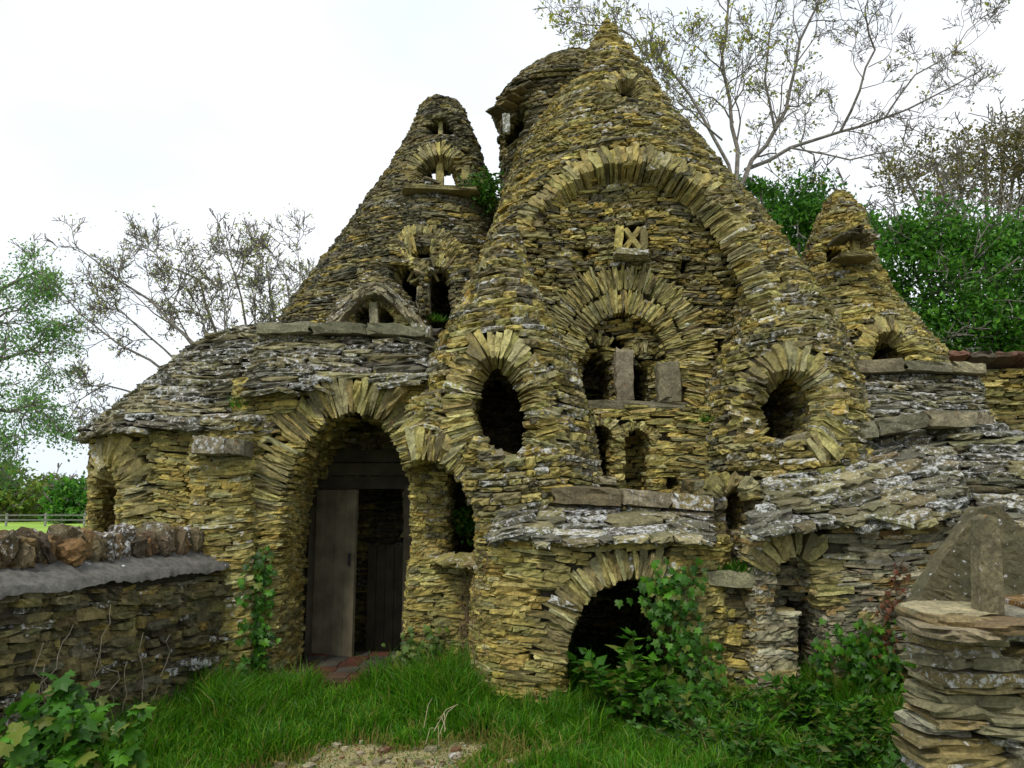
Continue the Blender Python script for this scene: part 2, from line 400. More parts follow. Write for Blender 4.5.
def core(key, inset=.06, g=.075):
    """closed mortar core of one part (surface nets)"""
    p = PARTS[key]; x0, x1, y0, y1, z0, z1 = p.f.box
    xs = np.arange(x0-g, x1+2*g, g); ys = np.arange(y0-g, y1+2*g, g); zs = np.arange(z0-g, z1+2*g, g)
    X, Y, Z = np.meshgrid(xs, ys, zs, indexing='ij'); A = full(key, X, Y, Z)+inset
    s = A < 0
    if not s.any(): return
    I, J, K = [n-1 for n in A.shape]
    cnt = np.zeros((I, J, K)); acc = np.zeros((I, J, K, 3))
    base = np.stack(np.meshgrid(np.arange(I), np.arange(J), np.arange(K), indexing='ij'), -1).astype(float)
    for ax in range(3):
        others = [q for q in range(3) if q != ax]
        for u in (0, 1):
            for v in (0, 1):
                o0 = [0, 0, 0]; o0[others[0]] = u; o0[others[1]] = v; o1 = list(o0); o1[ax] = 1
                a = A[o0[0]:o0[0]+I, o0[1]:o0[1]+J, o0[2]:o0[2]+K]; b = A[o1[0]:o1[0]+I, o1[1]:o1[1]+J, o1[2]:o1[2]+K]
                m = (a < 0) != (b < 0); t = np.where(m, a/np.where(m, a-b, 1), 0)
                off = np.array(o0, float)[None, None, None]+0*base; off[..., ax] += t
                acc += off*m[..., None]; cnt += m
    act = cnt > 0; idx = -np.ones((I, J, K), int); idx[act] = np.arange(act.sum())
    V = (base[act]+acc[act]/cnt[act][:, None])*g+np.array([xs[0], ys[0], zs[0]])
    FA = []
    for ax in range(3):
        o = [q for q in range(3) if q != ax]
        sl0 = [slice(1, n-1) for n in A.shape]; sl1 = list(sl0); sl0[ax] = slice(0, A.shape[ax]-1); sl1[ax] = slice(1, A.shape[ax])
        a, b = s[tuple(sl0)], s[tuple(sl1)]
        m = np.argwhere(a != b)
        if not len(m): continue
        c = m.copy(); 
        for q in o: c[:, q] += 1
        def ix(du, dv):
            r = c.copy(); r[:, o[0]] += du; r[:, o[1]] += dv; return idx[r[:, 0], r[:, 1], r[:, 2]]
        Fq = np.stack([ix(-1, -1), ix(0, -1), ix(0, 0), ix(-1, 0)], 1)
        fl = a[tuple(m.T)]
        if ax == 1: fl = ~fl
        Fq = np.where(fl[:, None], Fq, Fq[:, ::-1])
        FA.append(Fq[(Fq >= 0).all(1)])
    p.geo.add(V, [np.concatenate(FA)], (.05, .042, .026), 0)

def surf_y(x, z, keys, ys):
    """first solid along +Y"""
    x = np.asarray(x, float); z = np.asarray(z, float); y = np.full(x.shape, float(ys)); hit = np.zeros(x.shape, bool)
    for _ in range(110):
        d = np.min([full(k, x, y, z) for k in keys], 0)
        hit |= d < .015
        y = np.where(hit, y, y+np.clip(d*.7, .015, .3))
        if hit.all(): break
    return y, hit
def ring(geo, path, Y, keys, length=.3, th=(.035, .07), ys=4.5, proud=.04, depth=.22, inset=0.0, pal=RIMC, lich=.05, side=1, maxd=1.0, excl=True, ymax=None, tw=.09):
    """arch stones: path in pixels along the opening edge, stones point away from it"""
    P = poly_at(path, Y); P = P.copy()
    # smooth resample
    dd = np.hypot(*np.diff(P, axis=0).T); cum = np.concatenate([[0], np.cumsum(dd)])
    s = []; q = 0
    while q < cum[-1]:
        t = random.uniform(*th)*.78; s.append((q+t/2, t)); q += t*.93
    a = np.array([v[0] for v in s]); t = np.array([v[1] for v in s])
    fine = np.linspace(0, cum[-1], 200); fx = np.interp(fine, cum, P[:, 0]); fz = np.interp(fine, cum, P[:, 1])
    ker = np.ones(15)/15; fx2 = np.convolve(np.pad(fx, 7, 'edge'), ker, 'valid'); fz2 = np.convolve(np.pad(fz, 7, 'edge'), ker, 'valid')
    tx = np.gradient(fx2); tz = np.gradient(fz2); n_ = np.hypot(tx, tz); tx /= n_; tz /= n_
    x = np.interp(a, fine, fx2); z = np.interp(a, fine, fz2); ux = np.interp(a, fine, tx); uz = np.interp(a, fine, tz)
    nx, nz2 = -uz*side, ux*side
    L = length*rng.uniform(.8, 1.25, len(a))
    xi, zi = x+nx*(.05+inset), z+nz2*(.05+inset); xo, zo = x+nx*(L+inset), z+nz2*(L+inset)
    yi, h1 = surf_y(xi, zi, keys, ys); yo, h2 = surf_y(xo, zo, keys, ys)
    ymd, h3 = surf_y((xi+xo)/2, (zi+zo)/2, keys, ys)
    yi = np.where(h1, yi, ymd); yo = np.where(h2, yo, ymd)
    med = np.median(ymd)
    yi = np.clip(yi, ymd-.12, ymd+.12); yo = np.clip(yo, ymd-.25, ymd+.35)
    ok = (h3 | h1) & (np.abs(ymd-med) < maxd)
    T_ = np.stack([xo-xi, yo-yi, zo-zi], 1); Ln = np.linalg.norm(T_, axis=1); T_ /= Ln[:, None]
    T_ += rng.normal(0, tw*.6, T_.shape); T_ /= np.linalg.norm(T_, axis=1, keepdims=True)
    U_ = np.stack([ux, 0*ux, uz], 1); U_ -= (U_*T_).sum(1)[:, None]*T_; U_ /= np.linalg.norm(U_, axis=1)[:, None]
    N_ = np.cross(T_, U_); N_ *= -np.sign(N_[:, 1:2])
    pr = proud*.35+rng.normal(0, .009, len(a))
    C = np.stack([(x+nx*(inset+L/2)), (yi+yo)/2, (z+nz2*(inset+L/2))], 1)+N_*(pr-depth/2)[:, None]
    xe, ze = x+nx*(inset+L*.8), z+nz2*(inset+L*.8)
    for c in CUTS:
        if c.parts == '*' or any(q in c.parts for q in keys):
            for X_, Z_ in ((xe, ze), ((x+xe)/2, (z+ze)/2)): ok &= c(X_, ymd+.08, Z_) > -.02
    if len(a) > 3:
        so_ = np.hypot(np.gradient(x+nx*(length+inset)), np.gradient(z+nz2*(length+inset))); si_ = np.hypot(np.gradient(x), np.gradient(z)); rt = np.clip(so_/np.maximum(si_, 1e-4), .8, 2.6)
    else: rt = np.ones(len(a))
    stones(geo, C[ok], T_[ok], N_[ok], U_[ok], L[ok]*1.03, np.full(ok.sum(), depth), (t*1.1*(1+rt)/2)[ok], pal, lich, False, ((rt-1)/(rt+1))[ok])
    if excl:
        FX, FZ = fx2, fz2; NX, NZ = -tz*side, tx*side; ll = length*.9
        P2 = np.concatenate([np.stack([FX+NX*inset, FZ+NZ*inset], 1)[::8], np.stack([FX+NX*(ll+inset), FZ+NZ*(ll+inset)], 1)[::-8]])
        RINGS.append((P2, med-.6, med+.5, keys))

# ------------------------------------------------------------------ the folly: masses
GR = 722          # pixel row well below the ground for walls
part('gable', 'gable', rev([(20, 605, 610, 9.3, None), (34, 598, 618, 9.3, None), (60, 583, 634, 9.3, None), (90, 563, 655, 9.3, None), (125, 538, 675, 9.3, None), (160, 517, 703, 9.3, None),
    (195, 505, 727, 9.3, None), (240, 490, 763, 9.3, None), (290, 470, 792, 9.3, None), (340, 452, 826, 9.3, None), (400, 436, 846, 9.3, None), (490, 430, 850, 9.3, None), (700, 430, 850, 9.3, None)]),
     pal=np.concatenate([WALLC, SLATEC]), lich=.12, big=2, ch=(0.03, 0.048), tilt=0.15, hf=1.05, jit=.014, ln=(0.1, 0.28), depth=0.24)
part('rear_roof', 'rear', rev([(64, 565, 600, 10.0, .3), (72, 545, 605, 10.0, .55), (86, 525, 610, 10.0, .85), (102, 506, 615, 10.0, 1.05), (116, 493, 620, 10.0, 1.2), (124, 500, 620, 10.0, 1.1), (160, 501, 620, 10.0, 1.05), (230, 503, 620, 10.0, 1.05), (400, 503, 620, 10.0, 1.05)]), pal=SLATEC, lich=.1, big=2, ch=(0.03, 0.046), tilt=0.22, hf=0.95, jit=.014, ln=(0.12, 0.32), depth=0.24)
part('niche_wall', 'niche', prism([(540, 407), (720, 407), (735, 560), (530, 560)], 7.5, 7.5, 8.6), ch=(.025, .043), ln=(.1, .26))
part('window_dormer', 'dormL', rev([(238, 496, 520, 8.0, .35), (290, 468, 536, 7.9, .6), (318, 455, 548, 7.8, .75), (345, 440, 562, 7.7, .82), (380, 424, 578, 7.65, .88), (430, 418, 592, 7.6, .92), (480, 422, 600, 7.6, 1.0), (560, 425, 605, 7.6, 1.0)]),
     pal=np.concatenate([WALLC, SLATEC]), lich=.3, big=2, ch=(0.045, 0.07), tilt=0.3, hf=0.85, jit=.014, ln=(0.1, 0.28), depth=0.24)
part('window_dormer', 'dormR', rev([(235, 745, 768, 8.2, .4), (280, 742, 800, 8.1, .6), (318, 736, 818, 8.0, .8), (350, 722, 832, 7.8, .85), (400, 706, 852, 7.7, .92), (450, 700, 862, 7.7, 1.0), (560, 700, 866, 7.7, 1.05)]),
     pal=np.concatenate([WALLC, SLATEC]), lich=.3, big=2, ch=(0.045, 0.07), tilt=0.3, hf=0.85, jit=.014, ln=(0.1, 0.28), depth=0.24)
part('front_wall', 'front', rev([(535, 478, 716, 7.2, .95), (600, 474, 716, 7.2, .97), (700, 472, 714, 7.2, 1.0), (760, 470, 714, 7.2, 1.0)], p=4), ch=(.025, .045), ln=(.1, .3))
part('shelf_roof', 'shelf', slope(486, 716, 543, 541, 6.14, 500, 508, 6.75, 500, 712, back=7.6), pal=ROOFC, lich=.8, depth=.3, big=2, ch=(0.045, 0.065), tilt=0.25, hf=0.9, jit=.014, ln=(0.18, 0.45))
part('pier_wall', 'pier', prism([(404, 425), (505, 425), (505, GR), (400, GR)], 7.2, 7.1, 8.2), ch=(.028, .046), ln=(.1, .26))
part('swept_roof', 'swept', prism([(412, 400), (445, 398), (475, 418), (500, 445), (530, 470), (560, 492), (545, 545), (484, 550), (484, 540), (478, 510), (465, 483), (445, 462), (410, 455)], 6.9, 6.75, 7.7), pal=np.concatenate([WALLC, SLATEC]), lich=.45, warp=lambda x, y: -.35*np.clip(x+.75, -.2, .9), big=2, ch=(0.05, 0.075), tilt=0.3, hf=0.8, jit=.014, ln=(0.12, 0.34), depth=0.26)
part('entrance_wall', 'entr', prism([(236, 378), (428, 378), (425, GR), (226, GR)], 7.4, 7.3, 8.25), ch=(.025, .043), ln=(.1, .3))
part('entrance_roof', 'eroof', slope(238, 436, 392, 384, 7.12, 334, 330, 7.75, 258, 436, back=8.6), pal=ROOFC, lich=.8, depth=.32, big=2, ch=(0.05, 0.07), tilt=0.28, hf=0.85, jit=.014, ln=(0.2, 0.5))
part('apse_wall', 'apse', rev([(436, 113, 385, 9.0, 1.7), (600, 108, 390, 9.0, 1.72), (690, 106, 392, 9.0, 1.73)]), ch=(.028, .046))
part('apse_roof', 'aroof', rev([(446, 102, 405, 9.0, 1.9), (440, 104, 403, 9.0, 1.9), (415, 134, 380, 9.0, 1.6), (375, 176, 345, 9.0, 1.15), (348, 206, 320, 9.0, .8), (334, 240, 300, 9.0, .5), (328, 255, 285, 9.0, .2)]), pal=ROOFC, lich=.8, depth=.34, big=2, ch=(0.055, 0.075), tilt=0.2, hf=0.82, jit=.014, ln=(0.22, 0.5))
part('buttress', 'butt', prism([(192, 440), (250, 420), (250, GR), (190, GR)], 7.2, 7.12, 8.2, bat=.02), ch=(.03, .052), ln=(.14, .36), lich=.15)
part('tower', 'tower', rev([(102, 428, 452, 10.2, None), (108, 420, 462, 10.2, None), (120, 417, 468, 10.2, None), (148, 404, 478, 10.2, None), (175, 389, 488, 10.2, None), (205, 368, 497, 10.2, None), (240, 346, 500, 10.2, None), (280, 316, 505, 10.2, None), (325, 286, 510, 10.2, None), (420, 270, 510, 10.2, None), (690, 270, 510, 10.2, None)]),
     pal=np.concatenate([ROOFC*.9, ROOFC, SLATEC, WALLC[:2]*.8]), lich=.05, big=2, ch=(0.03, 0.046), tilt=0.22, hf=0.95, jit=.014, ln=(0.12, 0.32), depth=0.24)
part('tower_bay', 'bay', rev([(190, 405, 480, 9.62, .42), (197, 400, 484, 9.62, .5), (250, 378, 492, 9.55, .62), (330, 366, 500, 9.5, .7), (420, 366, 500, 9.5, .7)]), pal=np.concatenate([ROOFC*.9, ROOFC, SLATEC, WALLC[:2]*.8]), lich=.08, big=2, ch=(0.03, 0.046), tilt=0.22, hf=0.95, jit=.014, ln=(0.12, 0.3), depth=0.24)
part('small_gable', 'sgab', prism([(330, 336), (372, 288), (380, 288), (420, 330), (420, 345), (330, 345)], 8.5, 8.45, 10.0), ch=(.03, .045), ln=(.08, .2))
part('dormer_hood', 'shood', rev([(276, 366, 384, 8.95, .12), (286, 352, 399, 8.9, .3), (303, 339, 413, 8.85, .42), (322, 328, 424, 8.85, .5), (345, 320, 432, 8.85, .5)]), big=2, ch=(.026, .04), tilt=.25, hf=.9, jit=.014, ln=(.1, .26), depth=.2, pal=SLATEC, lich=.5)
part('turret', 'turret', rev([(192, 834, 843, 9.5, None), (199, 828, 851, 9.5, None), (212, 820, 860, 9.5, None), (238, 811, 869, 9.5, None), (262, 803, 872, 9.5, None), (300, 786, 890, 9.5, None), (330, 774, 912, 9.5, None), (360, 765, 936, 9.5, None), (470, 750, 955, 9.5, None)]),
     pal=np.concatenate([WALLC, SLATEC[:3]]), lich=.15, big=2, ch=(0.042, 0.062), tilt=0.25, hf=0.9, jit=.014, ln=(0.1, 0.28), depth=0.24)
part('side_wall', 'side', prism([(835, 410), (980, 412), (985, GR), (835, GR)], 7.95, 7.9, 8.8))
part('side_roof', 'sroof', slope(830, 988, 418, 420, 7.72, 372, 374, 8.25, 845, 980, back=8.9), pal=ROOFC, lich=.8, depth=.3, big=2, ch=(0.042, 0.062), tilt=0.28, hf=0.85, jit=.014, ln=(0.16, 0.4))
part('porch_wall', 'porch', prism([(752, 532), (960, 515), (1090, 530), (1090, 740), (756, 740)], 6.3, 6.3, 7.2), ch=(.028, .05), ln=(.12, .32), lich=.12, pal=np.array([(.36, .33, .20), (.42, .385, .24), (.30, .285, .19), (.38, .31, .13), (.27, .25, .16), (.44, .41, .29), (.36, .26, .10), (.22, .20, .13)]))
part('porch_roof', 'proof', slope(742, 960, 536, 520, 6.06, 452, 424, 7.1, 788, 965, back=8.2, wob=.02), pal=ROOFC, lich=.8, warp=lambda x, y: .2*(x-2.2)+.02*np.sin(x*4), big=2, ch=(0.055, 0.078), tilt=0.2, hf=0.82, jit=.015, ln=(0.18, 0.42), depth=0.34)
part('porch_hip', 'phip', rev([(422, 950, 990, 7.15, .2), (436, 935, 1012, 7.15, .45), (475, 915, 1070, 7.15, .85), (520, 900, 1130, 7.15, 1.1), (530, 900, 1130, 7.15, 1.1)]), pal=ROOFC, lich=.8, big=2, ch=(0.055, 0.08), tilt=0.2, hf=0.82, jit=.014, ln=(0.22, 0.5), depth=0.34)
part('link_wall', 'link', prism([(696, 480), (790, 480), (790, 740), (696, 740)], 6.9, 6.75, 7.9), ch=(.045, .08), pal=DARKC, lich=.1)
part('ledge_wall', 'ledge', prism([(700, 582), (775, 582), (775, 740), (700, 740)], 6.5, 6.45, 7.0), ch=(.036, .056), pal=np.concatenate([DARKC, WALLC[:3]]), lich=.05)
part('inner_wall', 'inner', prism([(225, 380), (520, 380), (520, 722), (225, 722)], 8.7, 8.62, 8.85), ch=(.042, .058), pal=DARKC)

# ------------------------------------------------------------------ openings
ENTR = [(274, 800), (276, 640), (280, 560), (289, 490), (304, 447), (326, 422), (352, 413), (378, 420), (399, 445), (409, 480), (411, 540), (408, 620), (404, 800)]
def arc0(cx, cy, rx, ry, n=16): return [(cx-rx*math.cos(math.pi*i/n), cy-ry*math.sin(math.pi*i/n)) for i in range(n+1)]
CUTS += [
 cut(ENTR, 7.3, 6.5, 8.62, ('entr', 'apse', 'gable', 'dormL', 'pier', 'butt', 'aroof')),
 cut([(292, 480), (410, 480), (410, 760), (292, 760)], 8.3, 8.0, 9.9, ('apse', 'gable', 'tower', 'aroof')),
 cut([(318, 487), (404, 487), (404, 760), (318, 760)], 8.62, 8.5, 9.0, ('inner',)),
 cut([(500, 420), (500, 330), (508, 290), (520, 245), (545, 205), (580, 178), (620, 166), (660, 172), (700, 197), (727, 235), (744, 280), (752, 330), (752, 420), (735, 560), (530, 560)], 7.9, 5.0, 8.05, ('gable',)),
 cut([(404, 468), (420, 461), (440, 463), (462, 481), (477, 512), (483, 545), (483, 562), (404, 562)], 6.9, 5.5, 7.42, ('pier', 'swept', 'gable', 'dormL', 'entr')),
 cut([(448, 440), (486, 440), (486, 566), (448, 566)], 7.4, 7.3, 8.55, ('pier', 'swept', 'gable', 'dormL')),
 cut([(566, 800), (565, 680), (569, 640), (582, 608), (603, 587), (630, 578), (658, 583), (682, 605), (694, 640), (698, 680), (698, 800)], 6.25, 5.0, 9.6, ('front', 'shelf', 'gable', 'dormL', 'niche', 'link', 'dormR')),
 cut(ell(502, 408, 31, 52, rot=-.22), 6.75, 5.0, 8.9, ('dormL', 'gable', 'swept', 'pier')),
 cut(ell(792, 407, 30, 37, rot=.15), 6.8, 5.0, 8.8, ('dormR', 'gable', 'link')),
 cut([(582, 402), (583, 362), (592, 350), (600, 346), (608, 350), (615, 362), (615, 402)], 8.0, 7.4, 9.4, ('gable', 'niche')),
 cut([(632, 402), (632, 365), (640, 355), (648, 355), (655, 365), (655, 402)], 8.0, 7.4, 9.4, ('gable', 'niche')),
 cut(ell(622, 339, 10, 7), 8.0, 7.4, 9.0, ('gable',)),
 cut([(578, 404), (578, 372)]+arc0(624, 372, 46, 58)+[(670, 404)], 8.0, 7.4, 8.22, ('gable',)),
 cut([(617, 225), (645, 225), (645, 250), (617, 250)], 8.0, 7.4, 8.9, ('gable',)),
 cut([(582, 245), (590, 245), (590, 261), (582, 261)], 8.0, 7.4, 8.8, ('gable',)),
 cut([(682, 258), (691, 258), (691, 273), (682, 273)], 8.0, 7.4, 8.8, ('gable',)),
 cut(ell(733, 336, 6, 9), 7.6, 5.0, 8.8, ('gable', 'dormR')),
 cut(archp(588, 612, 425, 480), 7.5, 6.8, 8.3, ('niche', 'gable')),
 cut(archp(624, 650, 430, 500), 7.5, 6.8, 7.95, ('niche',)),
 cut([(664, 474), (680, 474), (680, 488), (664, 488)], 7.5, 6.8, 8.0, ('niche',)),
 cut(archp(722, 748, 486, 540), 6.9, 5.5, 7.6, ('link', 'dormR', 'gable')),
 cut(ell(627, 94, 13, 15), 8.6, 7.5, 9.4, ('gable',)),
 cut(archp(98, 134, 470, 536), 7.9, 6.5, 9.4, ('apse',)),
 cut(ell(272, 437, 5, 6), 7.3, 6.5, 7.9, ('entr',)),
 # tower openings
 cut([(421, 196), (422, 176), (430, 166), (441, 162), (452, 166), (461, 176), (462, 196)], 9.7, 8.5, 10.0, ('tower', 'bay'), 0),
 cut([(418, 197), (420, 182), (430, 174), (452, 174), (462, 182), (466, 197)], 9.7, 9.4, 12.5, ('tower', 'bay'), .40),
 cut([(442, 192), (442, 162), (450, 162), (460, 172), (463, 192)], 9.7, 8.5, 12.5, ('tower', 'bay'), .40),
 cut([(426, 140), (430, 128), (441, 121), (452, 128), (458, 140)], 9.9, 8.5, 10.3, ('tower',), .2),
 cut(archp(391, 422, 270, 335), 9.1, 8.0, 10.2, ('bay', 'tower')),
 cut(archp(427, 453, 272, 335), 9.1, 8.0, 10.2, ('bay', 'tower')),
 cut(ell(424, 257, 10, 7), 9.1, 8.0, 10.0, ('bay', 'tower')),
 cut(archp(354, 372, 306, 330), 8.5, 8.0, 9.8, ('sgab', 'shood')),
 cut(archp(377, 395, 306, 330), 8.5, 8.0, 9.8, ('sgab', 'shood')),
 cut([(344, 345), (346, 322), (355, 308), (366, 301), (375, 299), (385, 301), (396, 308), (405, 322), (407, 345)], 8.4, 8.0, 8.5, ('shood',)),
 # turret
 cut([(836, 258), (837, 243), (845, 236), (852, 243), (852, 258)], 8.9, 8.0, 9.6, ('turret',)),
 cut([(858, 258), (858, 243), (864, 236), (872, 246), (872, 258)], 8.9, 8.0, 9.6, ('turret',)),
 cut(archp(865, 902, 336, 372), 8.7, 7.8, 10.0, ('turret', 'sroof')),
 # porch niche and slit
 cut([(772, 612), (776, 580), (785, 562), (798, 556), (808, 564), (814, 590), (822, 612)], 6.3, 5.5, 6.62, ('porch',)),
 cut([(799, 800), (799, 640), (800, 606), (824, 606), (829, 650), (829, 800)], 6.3, 5.5, 7.9, ('porch', 'dormR', 'gable', 'link')),
 cut([(503, 128), (505, 118), (516, 108), (526, 110), (528, 130), (512, 138)], 9.2, 8.4, 10.2, ('rear',)),
]
# ------------------------------------------------------------------ the folly: arches, then courses
FOLLY = empty('stone_folly', 'rambling dry stone folly with cone roofs, arched recess and slate roofs', 'folly')
def arc(cx, cy, rx, ry, a0, a1, n=24, rot=0):      # degrees, 180 = left, 90 = top
    o = []
    for i in range(n+1):
        a = R(a0+(a1-a0)*i/n); u, v = rx*math.cos(a), -ry*math.sin(a)
        o.append((cx+u*math.cos(rot)-v*math.sin(rot), cy+u*math.sin(rot)+v*math.cos(rot)))
    return o
def arch(name, *args, parent=None, mat=None, **k):
    g = Geo(); ring(g, *args, **k); return g.build(name, STONE, parent or FOLLY)
arch('entrance_arch', [(277, 520), (281, 500), (289, 478), (304, 447), (326, 422), (352, 413), (378, 420), (399, 445), (409, 475)], 7.3, ['entr', 'pier', 'eroof', 'swept'], length=.36, th=(.035, .06), proud=.03)
arch('niche_arch', [(404, 466), (420, 461), (440, 463), (462, 481), (477, 512), (483, 545)], 6.9, ['swept', 'pier'], length=.27, th=(.034, .056), proud=.03, ymax=8)
arch('cellar_arch', [(566, 668), (569, 640), (582, 608), (603, 587), (630, 578), (658, 583), (682, 605), (694, 640)], 6.25, ['front'], length=.25, th=(.035, .055), proud=.02)
g = Geo(); ring(g, [(502, 330), (508, 290), (520, 245), (545, 205), (580, 178), (620, 166), (660, 172), (700, 197), (727, 235), (744, 280), (752, 330)], 7.9, ['gable'], length=.3, th=(.045, .08), proud=.05, depth=.3, maxd=1.3)
g.build('gable_arch', STONE, FOLLY)
wl = arch('dormer_window', arc(502, 408, 29, 51, 205, -55, rot=-.22), 6.75, ['dormL', 'swept', 'pier'], length=.3, th=(.03, .055), proud=.03)
wr = arch('dormer_window', arc(792, 407, 30, 37, 235, -60, rot=.15), 6.8, ['dormR', 'proof'], length=.26, th=(.035, .065), proud=.03)
tw = Geo()
ring(tw, arc(624, 372, 46, 60, 190, -12), 8.0, ['gable'], length=.23, th=(.025, .04), proud=.05, excl=False)
ring(tw, arc(624, 368, 65, 80, 200, -28), 8.0, ['gable'], length=.27, th=(.025, .04), proud=.02)
RINGS.append((poly_at(arc(624, 372, 46, 60, 190, -12)+arc(624, 366, 76, 90, -28, 200), 8.0), 7.6, 8.6, ['gable']))
TWIN = tw.build('twin_window', STONE, FOLLY)
for pp in (archp(582, 615, 345, 395), archp(632, 655, 353, 395)): arch('small_arch', pp[1:-1], 8.2, ['gable'], length=.13, th=(.02, .035), proud=.03, parent=TWIN)
arch('niche_window', archp(588, 612, 425, 450)[1:-1], 7.5, ['niche'], length=.11, th=(.025, .04), proud=.02)
arch('blind_niche', archp(624, 650, 430, 450)[1:-1], 7.5, ['niche'], length=.1, th=(.025, .04), proud=.02)
arch('link_niche', archp(722, 748, 486, 505)[1:-1], 6.75, ['link', 'dormR'], length=.16, th=(.03, .05), proud=.03)
arch('apse_window', archp(96, 135, 468, 500)[1:-1]+[(140, 518)], 7.75, ['apse'], length=.36, th=(.045, .07), proud=.03)
GW = arch('gable_window', arc(627, 94, 13, 15, 190, -10), 8.6, ['gable'], length=.15, th=(.035, .055), proud=.05)
BW = Geo()
ring(BW, arc(424, 278, 34, 22, 175, 5), 9.05, ['bay'], length=.22, th=(.022, .036), proud=.04, excl=False)
ring(BW, arc(424, 290, 45, 52, 175, 5), 9.05, ['bay'], length=.14, th=(.03, .045), proud=.07)
BWO = BW.build('bay_window', STONE, FOLLY)
for pp in (archp(391, 422, 270, 292), archp(427, 453, 272, 292)): arch('small_arch', pp[1:-1], 9.1, ['bay'], length=.14, th=(.025, .04), proud=.03, parent=BWO)
TT_ = Geo()
ring(TT_, [(421, 190), (422, 176), (430, 166), (441, 162), (452, 166), (461, 176), (462, 190)], 9.7, ['tower', 'bay'], length=.26, th=(.025, .04), proud=.05)
TWO = TT_.build('tower_window', STONE, FOLLY)
ring_small = arch('gable_vent', arc(374, 324, 21, 16, 178, 2), 8.5, ['sgab'], length=.12, th=(.025, .04), proud=.03)
TUW = arch('turret_window', archp(865, 902, 336, 362)[1:-1], 8.7, ['turret'], length=.2, th=(.034, .056), proud=.05)
arch('porch_arch', [(775, 578), (783, 562), (798, 556), (809, 564), (815, 590), (818, 606)], 6.3, ['porch'], length=.24, th=(.04, .075), proud=.03)

import time as _t
LIMITS = {}
for k in PARTS: lay(k)
for k in PARTS: core(k)
ALLSTONE = 0
OB = {}
for k, p in PARTS.items():
    OB[k] = p.geo.build(p.name, STONE, FOLLY)
    ALLSTONE += p.geo.n
print('stone verts', ALLSTONE)

# single large stones, boards, slabs
def slab(geo, p0, p1, width, thick, nrm=(0, -1, 0), pal=RIMC, lich=.2, big=True):
    p0, p1 = np.array(p0, float), np.array(p1, float); t = p1-p0; L = np.linalg.norm(t); t /= L
    n = np.array(nrm, float); n -= n.dot(t)*t; n /= np.linalg.norm(n); u = np.cross(t, n)
    stones(geo, ((p0+p1)/2)[None], t[None], n[None], u[None], np.array([L]), np.array([thick]), np.array([width]), pal, lich, big)
def W3(px, py, Y, dy=0): x, z = at(px, py, Y); return (x, Y+dy, z)
def slab_obj(name, parent, a, b, width, thick, **k):
    g = Geo(); slab(g, a, b, width, thick, **k); return g.build(name, STONE, parent)
PALE = np.array([(.30, .27, .17), (.26, .25, .16)])
slab_obj('mullion', TWIN, W3(624, 404, 8.05), W3(623, 350, 8.05), .2, .16, pal=PALE, lich=0)
slab_obj('jamb_stone', TWIN, W3(670, 404, 8.02), W3(668, 362, 8.02), .25, .14, pal=PALE, lich=0)
slab_obj('sill', TWIN, W3(578, 407, 7.74), W3(686, 409, 7.74), .09, .5, pal=PALE*.7, lich=.3)
slab_obj('sill', OB['niche'], W3(584, 480, 7.4), W3(616, 481, 7.4), .08, .3, pal=PALE, lich=.1)
xw = Geo()
for a, b, wd in (((618, 250), (620, 226), .09), ((644, 251), (643, 228), .08), ((624, 250), (640, 228), .06), ((624, 229), (640, 250), .055)): slab(xw, W3(*a, 7.98), W3(*b, 7.98), wd, .09, pal=RIMC*1.1, lich=0)
XW = xw.build('cross_window', STONE, FOLLY)
slab_obj('sill', XW, W3(614, 254, 7.93), W3(648, 256, 7.93), .07, .25, pal=RIMC*.8)
slab_obj('mullion', TWO, W3(440, 192, 9.62), W3(440, 162, 9.68), .1, .1, pal=RIMC*.8, lich=0)
slab_obj('sill', TWO, W3(404, 192, 9.15), W3(480, 195, 9.15), .06, .4, pal=DARKC, lich=0)
slab_obj('jamb_stone', TWO, W3(466, 192, 9.5), W3(466, 166, 9.6), .12, .1, pal=RIMC*.8, lich=0)
slab_obj('mullion', OB['tower'], W3(441, 141, 9.85), W3(441, 121, 9.95), .06, .1, pal=RIMC*.7, lich=0)
slab_obj('mullion', BWO, W3(424, 318, 9.0), W3(423, 286, 9.0), .16, .14, pal=PALE, lich=0)
slab_obj('mullion', ring_small, W3(375, 331, 8.42), W3(374, 302, 8.42), .1, .12, pal=PALE, lich=0)
slab_obj('mullion', OB['turret'], W3(855, 256, 8.86), W3(855, 240, 8.86), .09, .1, pal=RIMC, lich=0)
slab_obj('sill', OB['turret'], W3(834, 258, 8.8), W3(873, 259, 8.8), .05, .3, pal=DARKC, lich=0)
g = Geo()
for i in range(5): slab(g, W3(834+i*7, 240-(2-abs(i-2))*3+rng.normal(), 8.76), W3(845+i*7, 240-(2-abs(i-2))*3+rng.normal(), 8.76), .05, .42, pal=DARKC, lich=.1, big=False)
g.build('window_hood', STONE, OB['turret'])
g = Geo()
for k in range(3):
    for sg in (-1, 1):
        n = 5
        for i in range(n):
            def q_(t): return W3(375+sg*(54-k*2)*t, 283+k*4+50*abs(t)**1.5, 8.32)
            a, b = q_(i/n-.02), q_((i+1)/n+.06)
            slab(g, (a[0], 8.42, a[2]), (b[0], 8.42, b[2]), .045, .34+random.uniform(-.05, .05), pal=np.array([(.26, .23, .14), (.32, .29, .18)]), lich=.6, big=False)
g.build('coping', STONE, OB['shood'])
